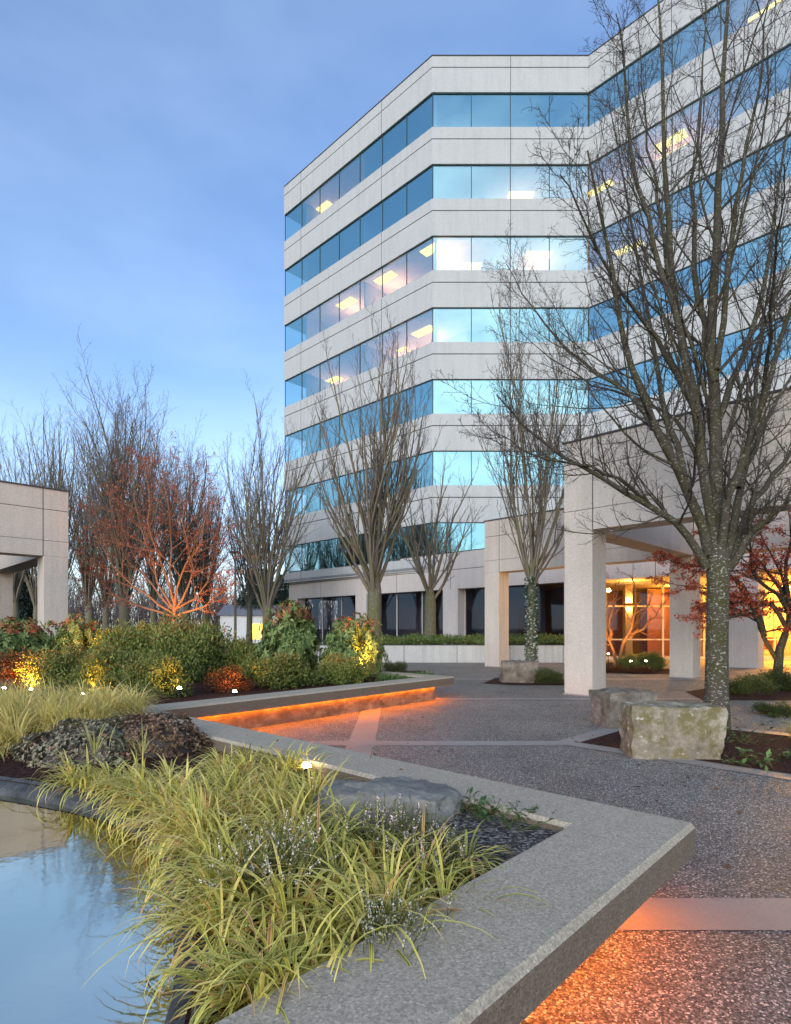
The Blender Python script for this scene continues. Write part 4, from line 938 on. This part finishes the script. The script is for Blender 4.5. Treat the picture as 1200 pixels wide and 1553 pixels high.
# low leafy plants
M['broad'] = m_leaf('broad_leaf', [(0, (0.05, 0.10, 0.03)), (0.6, (0.11, 0.19, 0.06)), (1, (0.20, 0.28, 0.12))])
def rosette(c_, rad, n_, seed, label, h=0.1, name='leafy_plant'):
    r = np.random.default_rng(seed); t = empty(name, c_, label, 'plant'); th = r.uniform(0, 2 * np.pi, n_); el_ = r.uniform(0.1, 1.1, n_)
    st = np.stack([r.normal(0, rad * 0.3, n_), r.normal(0, rad * 0.3, n_), np.zeros(n_)], 1); d = np.stack([np.cos(th) * np.cos(el_), np.sin(th) * np.cos(el_), np.sin(el_)], 1)
    P = walk(st, d, np.full(n_, h) * r.uniform(0.6, 1.4, n_), 4, 0.05, 0.1, r); link('stems', tubes([(P, np.full((n_, 4), 0.002))], 'stems', 3), M['heath'], t, False)
    pos = P[:, 1:].reshape(-1, 3); dd = np.repeat(d, 3, 0) * [1, 1, 0.2] + r.normal(0, 0.35, (n_ * 3, 3)); m_ = n_ * 3
    v, q, ti = leaves(pos, dd, np.tile([0, 0, 1.0], (m_, 1)) + r.normal(0, 0.25, (m_, 3)), r.uniform(0.5, 1, m_) * rad * 0.6, r.uniform(0.5, 1, m_) * rad * 0.32, r.uniform(0, 1, m_))
    link('leaves', np_mesh('leaves', v, q, tint=ti), M['broad'], t, False); return t
c = on(725, 1252, ZS); rosette((c.x, c.y, ZS + 0.06), 0.11, 16, 51, 'broad-leaved weed on the dark gravel beside the rock')
c = on(786, 1262, ZS); rosette((c.x, c.y, ZS + 0.06), 0.09, 14, 52, 'small green weed on the gravel near the bench corner')
c = on(770, 1272, ZS); rosette((c.x, c.y, ZS + 0.06), 0.08, 10, 53, 'bluish low weed at the front of the gravel patch')
for px_, py_, sd_, lb_ in ((702, 1236, 61, 'pale green weed at the far edge of the gravel, touching the flat rock'), (748, 1252, 62, 'spreading weed at the back of the gravel patch under the ledge'), (815, 1266, 63, 'tiny weed nearest the inner corner of the bench ledge')):
    c = on(px_, py_, ZS); rosette((c.x, c.y, ZS + 0.06), 0.06, 10, sd_, lb_)
c = on(550, 1172, ZS); rosette((c.x, c.y, ZS), 0.10, 12, 54, 'green weed behind the flat rock, by the bench ledge', 0.14)
c = on(520, 1178, ZS); rosette((c.x, c.y, ZS), 0.08, 10, 56, 'small weed left of the one behind the flat rock')
c = on(1150, 1160, 0.03); rosette((c.x, c.y, 0.03), 0.2, 12, 57, 'broad-leaved plant in the mulch to the right of the mossy boulder', 0.14)
c = on(1135, 1128, 0.03); rosette((c.x, c.y, 0.03), 0.18, 16, 58, 'upright leafy plant in the mulch just right of the big trunk', 0.38)
c = on(1192, 1150, 0.03); rosette((c.x, c.y, 0.03), 0.16, 14, 59, 'low leafy plant at the right edge of the mulch bed', 0.12)
c = on(1112, 1158, 0.03); rosette((c.x, c.y, 0.03), 0.10, 10, 60, 'tiny seedling cluster at the boulder corner on the mulch', 0.06)

# hedge in the planter and ground cover
def cover(name, x0, x1, y0, y1, z, n_, h, seed, label, mat_, lsz=(0.05, 0.10)):
    r = np.random.default_rng(seed); x = r.uniform(x0, x1, n_); y = r.uniform(y0, y1, n_)
    hh = h * (0.6 + 0.4 * np.sin(x * 2.1 + np.sin(y * 3)) * np.cos(y * 2.3 + x * 0.7)) * r.uniform(0.3, 1, n_)
    pos = np.stack([x, y, z + hh], 1); d = r.normal(0, 1, (n_, 3)) + [0, -0.2, 0.5]; l_ = r.uniform(*lsz, n_)
    v, q, ti = leaves(pos, d, r.normal(0, 1, (n_, 3)) + [0, -0.4, 0.8], l_, l_ * 0.4, np.clip(r.normal(0.5, 0.2, n_), 0, 1))
    o = link(name, np_mesh(name, v, q, tint=ti), mat_); tag(o, label, kind='stuff'); return o
M['hedge'] = m_leaf('hedge_leaf', [(0, (0.06, 0.11, 0.03)), (0.5, (0.15, 0.22, 0.06)), (1, (0.28, 0.32, 0.11))])
cover('hedge', -2.5, 8.0, 24.72, 27.4, 0.70, 30000, 0.50, 61, 'low green ground-cover hedge filling the long planter', M['hedge'], (0.06, 0.12))
cover('ground_cover', -0.4, 0.85, 11.7, 13.2, ZS, 2600, 0.12, 62, 'low green ground cover at the right tip of the lit bed', M['broad'], (0.04, 0.07))

# ------------------------------------------------------------------ stones
def stone(name, c_, size, seed, mat_, label, rot=0.0, boxy=True, amp=0.09, cuts=22, taper=0.0):
    r = random.Random(seed); n_ = cuts; V = []; Fc = []
    idx = {}
    def vid(i, j, k):
        key = (i, j, k)
        if key not in idx:
            p = Vector((i / n_ * 2 - 1, j / n_ * 2 - 1, k / n_ * 2 - 1)); sph = p.normalized() * 1.1
            q = p.lerp(sph, 0.06 if boxy else 0.62)
            q = Vector((q.x * size[0], q.y * size[1], q.z * size[2])) * 0.5
            sd = Vector((seed * 3.1, seed * 1.7, seed * 0.3)); m_ = max(size)
            dsp = mnoise.fractal(q * (2.2 / m_) + sd, 1.0, 2.0, 4) * amp * m_ + mnoise.fractal(q * (9 / m_) + sd, 1.0, 2.0, 4) * amp * 0.45 * m_ + (mnoise.cell(q * (7 / m_) + sd) - 0.5) * amp * 0.22 * m_
            q = q + q.normalized() * dsp
            if boxy:                                   # a broken face here and there
                f_ = Vector((0.7, 0.55, -0.45)); dd = q.dot(f_.normalized()) - 0.42 * m_
                if dd > 0: q -= f_.normalized() * dd
            q.x *= 1 - taper * (q.z / size[2]); idx[key] = len(V); V.append(q)
        return idx[key]
    for f_ in range(6):
        for a in range(n_):
            for b_ in range(n_):
                quad = []
                for (da, db) in ((0, 0), (1, 0), (1, 1), (0, 1)):
                    u, v_ = a + da, b_ + db
                    quad.append(vid(*[(0, u, v_), (n_, v_, u), (v_, 0, u), (u, n_, v_), (u, v_, 0), (v_, u, n_)][f_]))
                Fc.append(tuple(quad))
    me = bpy.data.meshes.new(name); me.from_pydata([tuple(v) for v in V], [], Fc); me.update()
    for p in me.polygons: p.use_smooth = True
    try: me.set_sharp_from_angle(angle=R(38))
    except Exception: pass
    o = link(name, me, mat_); o.location = c_; o.rotation_euler = (0, 0, rot); tag(o, label, 'boulder'); return o
M['mossy'] = m_stone('mossy_boulder', (0.15, 0.13, 0.095), (0.26, 0.23, 0.175), (0.42, 0.39, 0.32), 3.0, (0.145, 0.125, 0.05))
M['grey'] = m_stone('grey_boulder', (0.085, 0.075, 0.06), (0.17, 0.15, 0.122), (0.30, 0.275, 0.235), 3.5)
M['bluerock'] = m_stone('bluish_rock', (0.125, 0.125, 0.115), (0.21, 0.205, 0.185), (0.31, 0.295, 0.255), 2.0)
c = on(1030, 1150, 0.02)
stone('boulder', (c.x + 0.02, c.y + 0.27, 0.27), (0.97, 0.56, 0.62), 3, M['mossy'], 'mossy yellow-grey squared boulder in front of the big tree trunk', R(-7), True, 0.045, taper=0.03)
c = on(955, 1105, 0.02)
stone('boulder', (c.x + 0.07, c.y + 0.45, 0.24), (0.78, 0.62, 0.55), 8, M['grey'], 'grey flat-topped broken boulder behind and left of the mossy one', R(10), True, 0.06, taper=0.06)
c = on(792, 1036, 0.0)
stone('boulder', (c.x, c.y + 0.3, 0.26), (1.0, 0.6, 0.62), 5, M['grey'], 'small pale weathered boulder at the foot of the ivy-wrapped tree', R(-6), True, 0.05, taper=0.08)
c = on(585, 1225, 0.45)
stone('rock', (c.x, c.y + 0.12, 0.385), (0.84, 0.50, 0.36), 11, M['bluerock'], 'smooth flat blue-grey rock lying in the near planting bed', R(-14), False, 0.06)
c = on(20, 1035, 0.4); stone('rock', (c.x, c.y, 0.42), (0.55, 0.4, 0.2), 13, M['grey'], 'low grey rock at the left edge behind the pale grass', 0.2, False, 0.05)

# tree beds with mulch and their kerb bands
def quad_bed(name, corner, la, lb, wb=0.26, z=0.006):
    c_ = Vector((corner[0], corner[1], 0)); mid = c_ + A_ * 0 
    o_ = [c_, c_ + A_ * la, c_ + A_ * la + B_ * lb, c_ + B_ * lb]
    sheet('bed_border', [(p.x, p.y) for p in o_], z, M['band'])
    i_ = [c_ + A_ * wb + B_ * wb, c_ + A_ * (la - wb) + B_ * wb, c_ + A_ * (la - wb) + B_ * (lb - wb), c_ + A_ * wb + B_ * (lb - wb)]
    sheet(name, [(p.x, p.y) for p in i_], z + 0.005, M['mulch'])
quad_bed('tree_bed_mulch', (1.96, 7.33), 5.0, 2.9)
sheet('tree_bed_mulch', [(2.3, 15.2), (2.9, 14.8), (4.6, 14.7), (5.0, 15.6), (4.6, 17.2), (2.9, 16.9)], 0.008, M['mulch'])
sheet('tree_bed_mulch', [(6.2, 11.7), (14, 11.3), (14, 14.6), (8.2, 14.6), (6.6, 13.2)], 0.008, M['mulch'])
sheet('entrance_bed_mulch', [(6.8, 18.6), (9.4, 18.2), (9.8, 20.9), (7.0, 21.0)], 0.008, M['mulch'])
sheet('tree_bed_mulch', [(-1.0, 18.0), (1.0, 18.0), (1.0, 19.8), (-1.0, 19.8)], 0.008, M['mulch'])

def litter():
    r = np.random.default_rng(77); spots = []
    for (x, y, z, k, sp) in ((640, 1135, 0.006, 4, 0.5), (735, 1038, 0.012, 14, 0.5), (880, 1120, 0.012, 16, 0.35), (1000, 1185, 0.006, 10, 0.8), (1150, 1210, 0.006, 8, 0.7), (960, 1040, 0.006, 16, 1.0), (700, 1090, 0.006, 6, 1.4), (1100, 1300, 0.006, 5, 0.5)):
        p = on(x, y, z)
        for _ in range(k): spots.append((p.x + r.normal(0, sp), p.y + r.normal(0, sp * 0.6), z))
    for t_ in (0.3, 0.55, 0.62, 0.8):
        p = pA.lerp(pK, t_); spots.append((p.x - 0.15, p.y - 0.15, ZB + 0.004))
    pos = np.array(spots); n_ = len(pos); d = np.stack([r.normal(0, 1, n_), r.normal(0, 1, n_), r.uniform(0, 0.15, n_)], 1); l_ = r.uniform(0.03, 0.07, n_)
    v, q, ti = leaves(pos, d, np.tile([0, 0, 1.0], (n_, 1)) + r.normal(0, 0.2, (n_, 3)), l_, l_ * 0.6, r.random(n_))
    tag(link('fallen_leaves', np_mesh('fallen_leaves', v, q, tint=ti), m_leaf('dead_leaf', [(0, (0.10, 0.045, 0.025)), (0.6, (0.22, 0.11, 0.05)), (1, (0.38, 0.25, 0.12))], 0.1)), 'a few fallen brown leaves scattered over the paving and ledge', kind='stuff')
litter()
# ------------------------------------------------------------------ maples
M['maple'] = m_leaf('maple_leaf', [(0, (0.24, 0.05, 0.04)), (0.5, (0.42, 0.10, 0.075)), (0.8, (0.54, 0.16, 0.08)), (1, (0.60, 0.26, 0.10))], 0.45)
def maple(base, trunk_pts, limbs_px, D, seed, label, nleaf, lsz, mat_leaf, bark, tw, layered=0.5, wpx=8, kidf=1.0, rmin=0.004, keep=1.0):
    r = np.random.default_rng(seed); t = empty('maple_tree', base, label, 'tree'); bs = np.array(base)
    def W(pts, dd): return np.array([np.array(at(x, y, D + dd * (i / (len(pts) - 1)))) - bs for i, (x, y) in enumerate(pts)])
    tr = W(trunk_pts, 0); link('trunk', tubes([(tr[None], (np.linspace(1.2, 0.75, len(tr)) * wpx / F * D)[None])], 'trunk', 9), bark, t, False)
    S = []
    for pts, dd in limbs_px:
        P = W(pts, dd); q = np.linspace(0, 1, 10); P = np.stack([np.interp(q, np.linspace(0, 1, len(P)), P[:, i]) for i in range(3)], 1); P[1:] += r.normal(0, 0.02, (9, 3)); S.append(P)
    LP = np.stack(S); LR = np.maximum(0.006, (wpx * 0.55 / F * D) * np.linspace(1, 0.15, 10))[None].repeat(len(S), 0)
    b2, r2 = kids(LP, LR, int(8 * kidf), 0.2, 1, 0.7, 0.2, 0.42, 0.4, 6, 0.02, 0.1, 0.55, rmin * 1.3, r, 0.3, flat=layered)
    b3, r3 = kids(b2, r2, 6, 0.2, 1, 0.7, 0.2, 0.42, 0.4, 5, 0.01, 0.12, 0.6, rmin, r, 0.12, flat=layered)
    b4, r4 = kids(b3, r3, 4, 0.2, 1, 0.7, 0.2, 0.5, 0.4, 4, 0.0, 0.12, 0.7, rmin * 0.8, r, 0.08)
    link('limbs', tubes([(LP, LR), (b2, r2)], 'limbs', 6), bark, t, False)
    link('twigs', tubes([(b3, r3), (b4, r4)], 'twigs', 3), tw, t, False)
    if nleaf:
        tips = np.concatenate([b4[:, 1:].reshape(-1, 3), b3[:, 2:].reshape(-1, 3)]); tips = tips[r.integers(0, len(tips), nleaf)] + r.normal(0, 0.035, (nleaf, 3)) * [1, 1, 0.6]
        l_ = r.uniform(lsz * 0.6, lsz * 1.3, nleaf)
        v, q, ti = leaves(tips, r.normal(0, 1, (nleaf, 3)) + [0, 0, -0.3], r.normal(0, 0.6, (nleaf, 3)) + [0, 0, 0.9], l_, l_ * 0.7, r.uniform(0, 1, nleaf))
        link('leaves', np_mesh('leaves', v, q, tint=ti), mat_leaf, t, False)
    return t
b_ = at(1190, HY, 13.8); b_.z = 0
maple(b_, [(1183, 1050), (1180, 1020), (1183, 985), (1192, 960)], [
    ([(1178, 1000), (1160, 970), (1148, 935), (1130, 900), (1110, 872), (1085, 850)], -0.8), ([(1160, 965), (1150, 920), (1120, 905), (1070, 890), (1025, 888)], -0.5),
    ([(1150, 930), (1125, 880), (1090, 862), (1045, 858), (1010, 850)], -0.3), ([(1192, 960), (1196, 920), (1190, 880), (1170, 840), (1150, 800)], 0.4), ([(1192, 960), (1205, 920), (1225, 870), (1240, 820)], -0.6),
    ([(1196, 930), (1185, 890), (1150, 850), (1120, 820), (1090, 800)], 0.9), ([(1192, 950), (1170, 910), (1130, 930), (1090, 940), (1060, 935)], -1.0), ([(1200, 930), (1190, 870), (1200, 820), (1195, 770)], 0.0),
    ([(1200, 930), (1175, 900), (1140, 870), (1140, 830), (1130, 780)], -1.2), ([(1160, 965), (1140, 930), (1100, 920), (1070, 925)], 0.6)], 13.8, 71,
    'small layered maple with dark red leaves glowing in front of the lit entrance', 13000, 0.055, M['maple'], M['limb'], M['twig'], 0.3, 6.5, 1.3)
b_ = at(262, HY, 18.5); b_.z = ZS
M['maple2'] = m_leaf('faded_maple_leaf', [(0, (0.22, 0.06, 0.04)), (0.5, (0.36, 0.12, 0.07)), (1, (0.50, 0.24, 0.12))], 0.35)
M['redlimb'] = m_plain('orange_limb', (0.22, 0.115, 0.065), 0.8, 0.25, 12)
maple(b_, [(262, 985), (262, 950), (264, 925), (266, 905)], [
    ([(262, 930), (285, 900), (293, 865), (285, 830), (278, 790), (285, 750), (290, 700)], -0.6), ([(264, 925), (240, 890), (232, 850), (215, 810), (205, 760), (200, 715)], 0.4),
    ([(264, 915), (258, 870), (262, 820), (255, 770), (250, 720), (245, 690)], 0.8), ([(262, 930), (225, 905), (195, 885), (165, 850), (145, 810), (130, 775)], -0.7), ([(264, 925), (300, 905), (320, 870), (330, 830), (335, 790)], 0.7),
    ([(262, 925), (225, 880), (190, 850), (175, 800), (165, 750)], 1.2), ([(264, 915), (275, 870), (300, 830), (315, 780), (318, 730)], -1.2), ([(262, 935), (215, 920), (175, 905), (140, 890), (118, 860)], 0.2), ([(264, 935), (310, 920), (335, 900), (350, 870)], -0.3),
    ([(264, 915), (245, 850), (225, 800), (228, 750), (222, 705)], -1.4)], 18.5, 72,
    'wide twiggy reddish maple uplit orange, behind the back row of shrubs', 9000, 0.045, M['maple2'], M['redlimb'], M['rtwig'], 0.9, 3.4, 2.0, 0.0050)
b_ = at(938, HY, 20.3); b_.z = 0
maple(b_, [(940, 1012), (939, 1006), (938, 1000)], [
    ([(936, 1004), (930, 985), (920, 965), (905, 950), (895, 930)], -0.3), ([(940, 1004), (943, 980), (952, 962), (968, 945), (980, 925), (990, 900)], 0.2), ([(945, 975), (958, 950), (965, 915), (962, 885), (955, 870)], -0.4),
    ([(925, 972), (925, 940), (935, 905), (940, 880)], 0.5), ([(952, 962), (975, 955), (995, 935), (1003, 915)], -0.5), ([(920, 965), (910, 920), (905, 890), (915, 865)], 0.3)], 20.3, 73,
    'small bare forked tree uplit yellow in the entrance bed', 0, 0.05, None, M['redlimb'], M['rtwig'], 0.9, 5, 0.9, 0.005)

# ------------------------------------------------------------------ garden uplights
UPL = 'small garden uplights'
def uplight(px, py, d, energy, label, tilt=(0, 0), col=WARM, lens=True, dz=0.0, aim=(0, 0.4, 1.0), spot=105):
    p = at(px, py, d)
    t = empty('garden_light', (p.x, p.y, p.z - 0.08), label, 'garden light', UPL)
    mb = MB(); n_ = 12
    for zz, rr in ((-0.30, 0.008), (0.0, 0.008), (0.005, 0.03), (0.075, 0.036), (0.075, 0.03), (0.06, 0.026)):
        for j in range(n_): mb.v.append((rr * math.cos(j / n_ * 6.2832), rr * math.sin(j / n_ * 6.2832), zz))
    for i in range(5):
        for j in range(n_): mb.f.append((i*n_+j, i*n_+(j+1) % n_, (i+1)*n_+(j+1) % n_, (i+1)*n_+j)); mb.m.append(0)
    mb.f.append(tuple(5*n_+j for j in range(n_))); mb.m.append(0)
    me = bpy.data.meshes.new('housing'); me.from_pydata(mb.v, [], mb.f); link('housing', me, M['black'], t, False)
    mb = MB(); V = []; Fq = []
    for i in range(5):
        a = i / 4 * math.pi / 2
        for j in range(n_): V.append((0.034 * math.cos(a) * math.cos(j / n_ * 6.2832), 0.034 * math.cos(a) * math.sin(j / n_ * 6.2832), 0.076 + 0.034 * math.sin(a)))
    for i in range(4):
        for j in range(n_): Fq.append((i*n_+j, i*n_+(j+1) % n_, (i+1)*n_+(j+1) % n_, (i+1)*n_+j))
    me = bpy.data.meshes.new('lens'); me.from_pydata(V, [], Fq); link('lens', me, M['lens'], t, False)
    l = lamp('glow', (p.x, p.y, p.z + 0.05 + dz), energy * 1.7, t, col, 0.04, 'SPOT', Vector(aim).to_track_quat('-Z', 'Y').to_euler(), spot, 0.8)
    return t
OR = (1.0, 0.36, 0.05)
uplight(272, 1044, 8.75, 13, 'small white-hot garden light at the right foot of the bright green shrub', aim=(-0.6, 0.5, 0.35))
uplight(160, 1074, 7.2, 6, 'garden light shining among the pale grass at the left', aim=(0.0, 0.3, 1))
uplight(465, 1162, 4.2, 1.0, 'garden light in the striped grass beside the flat rock', aim=(-0.2, 0.1, 1))
uplight(553, 1014, 11.9, 60, 'bright garden light at the foot of the golden shrub by the bench end', aim=(-0.35, 0.7, 0.5))
uplight(957, 1003, 19.0, 80, 'left one of the two garden lights in the entrance bed', aim=(-0.3, 0.7, 0.8))
uplight(980, 1003, 19.0, 70, 'right one of the two garden lights in the entrance bed', aim=(0.1, 0.6, 0.8))
uplight(923, 992, 19.4, 15, 'garden light nearly hidden by the pergola column in the entrance bed', aim=(0.5, 0.3, 0.8))
uplight(356, 1049, 9.35, 22, 'garden light at the foot of the small glowing orange bush', col=OR, aim=(-0.15, 0.6, 0.4))
uplight(126, 1053, 9.35, 20, 'garden light hidden between the two left front shrubs', aim=(0.35, 0.6, 0.5))
uplight(46, 1046, 9.9, 95, 'garden light under the orange-red shrub at the left edge', col=OR, aim=(-0.35, 0.7, 0.5))
uplight(6, 1044, 9.8, 70, 'garden light in the orange-lit mulch at the far left', col=OR, aim=(0.2, 0.8, 0.25))
uplight(262, 985, 17.2, 190, 'garden light hidden at the base of the reddish maple', col=OR, aim=(0.0, 0.35, 1), spot=120)
uplight(1120, 1052, 13.4, 260, 'garden light hidden behind the clipped shrub at the foot of the red-leaved maple', aim=(0.05, 0.2, 1), spot=130)
uplight(118, 1020, 11.9, 50, 'garden light hidden under the shrub before the left pergola column', aim=(-0.1, 0.6, 0.7))
uplight(148, 1008, 14.2, 80, 'garden light behind the back row of shrubs, left of the reddish maple', col=OR, aim=(0.3, 0.1, 0.8))

# ------------------------------------------------------------------ far background
def conifer(x, d, top, hw, seed, label):
    r = np.random.default_rng(seed); b_ = at(x, HY, d); b_.z = 0; hgt = H + (HY - top) / F * d; wd = hw / F * d
    t = empty('conifer_tree', b_, label, 'tree'); tp = np.array([[0, 0, -0.1], [0, 0, hgt * 0.5], [0, 0, hgt * 0.98]]); link('trunk', tubes([(tp[None], np.array([[0.25, 0.16, 0.03]]))], 'trunk', 8), M['fbark'], t, False)
    n_ = 9000; u = r.random(n_) ** 0.75; z = hgt * (0.36 + 0.64 * (1 - u)) ; rad = wd * (0.12 + u ** 0.8) * np.sqrt(r.random(n_)); th = r.uniform(0, 6.283, n_); tier = 0.5 + 0.5 * np.sin(z * 4.5 + th * 2)
    pos = np.stack([rad * np.cos(th), rad * np.sin(th), z - rad * 0.25 + tier * 0.25], 1); d_ = np.stack([np.cos(th), np.sin(th), -0.35 + 0 * th], 1) + r.normal(0, 0.4, (n_, 3))
    v, q, ti = leaves(pos, d_, r.normal(0, 0.4, (n_, 3)) + [0, 0, 1], r.uniform(0.25, 0.5, n_), r.uniform(0.06, 0.14, n_), r.random(n_))
    link('crown', np_mesh('crown', v, q, tint=ti), M['conif'], t, False)
M['conif'] = m_leaf('conifer_needle', [(0, (0.02, 0.035, 0.03)), (0.6, (0.045, 0.07, 0.055)), (1, (0.08, 0.105, 0.08))], 0.1)
conifer(396, 60, 868, 48, 81, 'dark conifer standing above the small white house')
conifer(34, 52, 862, 28, 82, 'dark conifer seen between the two left pergola columns')
conifer(432, 66, 872, 45, 83, 'dark conifer just left of the tower base, right of the white house')
# distant wood
def wood():
    r = np.random.default_rng(91); n_ = 620; x = r.uniform(-62, -5, n_); y = r.uniform(72, 95, n_); h = r.uniform(4, 9.5, n_)
    st = np.stack([x, y, np.zeros(n_)], 1); P = walk(st, np.stack([r.normal(0, 0.12, n_), r.normal(0, 0.12, n_), np.ones(n_)], 1), h, 6, 0.02, 0.05, r); RR = np.full((n_, 6), 0.09) * np.linspace(1, 0.2, 6)
    b2, r2 = kids(P, RR, 9, 0.1, 1, 0.6, 0.2, 0.45, 0.4, 5, 0.1, 0.1, 0.5, 0.03, r); b3, r3 = kids(b2, r2, 5, 0.2, 1, 0.6, 0.2, 0.5, 0.4, 4, 0.05, 0.1, 0.7, 0.02, r)
    o = link('distant_wood', tubes([(P, RR), (b2, r2), (b3, r3)], 'distant_wood', 3), M['dwood']); tag(o, 'far-off brown leafless wood along the horizon at the left', kind='stuff')
M['dwood'] = m_plain('distant_bark', (0.17, 0.135, 0.125), 0.95, 0.2)
wood()
hb = at(370, HY, 56); hb.z = 0
hs = empty('white_house', hb, 'small white house with a yellow lit window seen through the trees at the left', 'house')
Mw = m_plain('white_render', (0.72, 0.74, 0.76), 0.7); Mr = m_plain('grey_roof', (0.22, 0.22, 0.24), 0.8); Mlit = m_emit('lit_window', (1.0, 0.62, 0.10), 1.6)
mb = MB(); mb.box((hb.x - 2.3, hb.y, 0), (6.2, 0, 0), (0, 5, 0), 2.7); mb.build('wall', Mw, hs)
mb = MB(); z0 = 2.7; xa, xb = hb.x - 2.6, hb.x + 4.2; ya, yb = hb.y - 0.3, hb.y + 5.3
mb.add([(xa, ya, z0), (xb, ya, z0), (xb, yb, z0), (xa, yb, z0), (xa, (ya + yb) / 2, z0 + 1.1), (xb, (ya + yb) / 2, z0 + 1.1)], [(3, 2, 1, 0), (0, 1, 5, 4), (2, 3, 4, 5), (1, 2, 5), (3, 0, 4)]); mb.build('roof', Mr, hs)
mb = MB(); mb.box((hb.x + 0.75, hb.y - 0.04, 0.4), (0.75, 0, 0), (0, 0.05, 0), 1.5); mb.box((hb.x + 1.6, hb.y - 0.04, 0.4), (0.75, 0, 0), (0, 0.05, 0), 1.5); mb.build('window', Mlit, hs)
lp = at(357, HY, 36); lp.z = 0
lt = empty('lamp_post', lp, 'tall thin dark lamp post standing in front of the white house', 'lamp post')
P = np.array([[0, 0, 0], [0, 0, 3.0], [0, 0, 6.1]]); link('pole', tubes([(P[None], np.array([[0.09, 0.075, 0.06]]))], 'pole', 10), M['fbark'], lt, False)
mb = MB(); mb.box((lp.x - 0.3, lp.y - 0.15, 6.1), (0.6, 0, 0), (0, 0.3, 0), 0.14); mb.build('lamp_head', M['black'], lt, bevel=0.03)
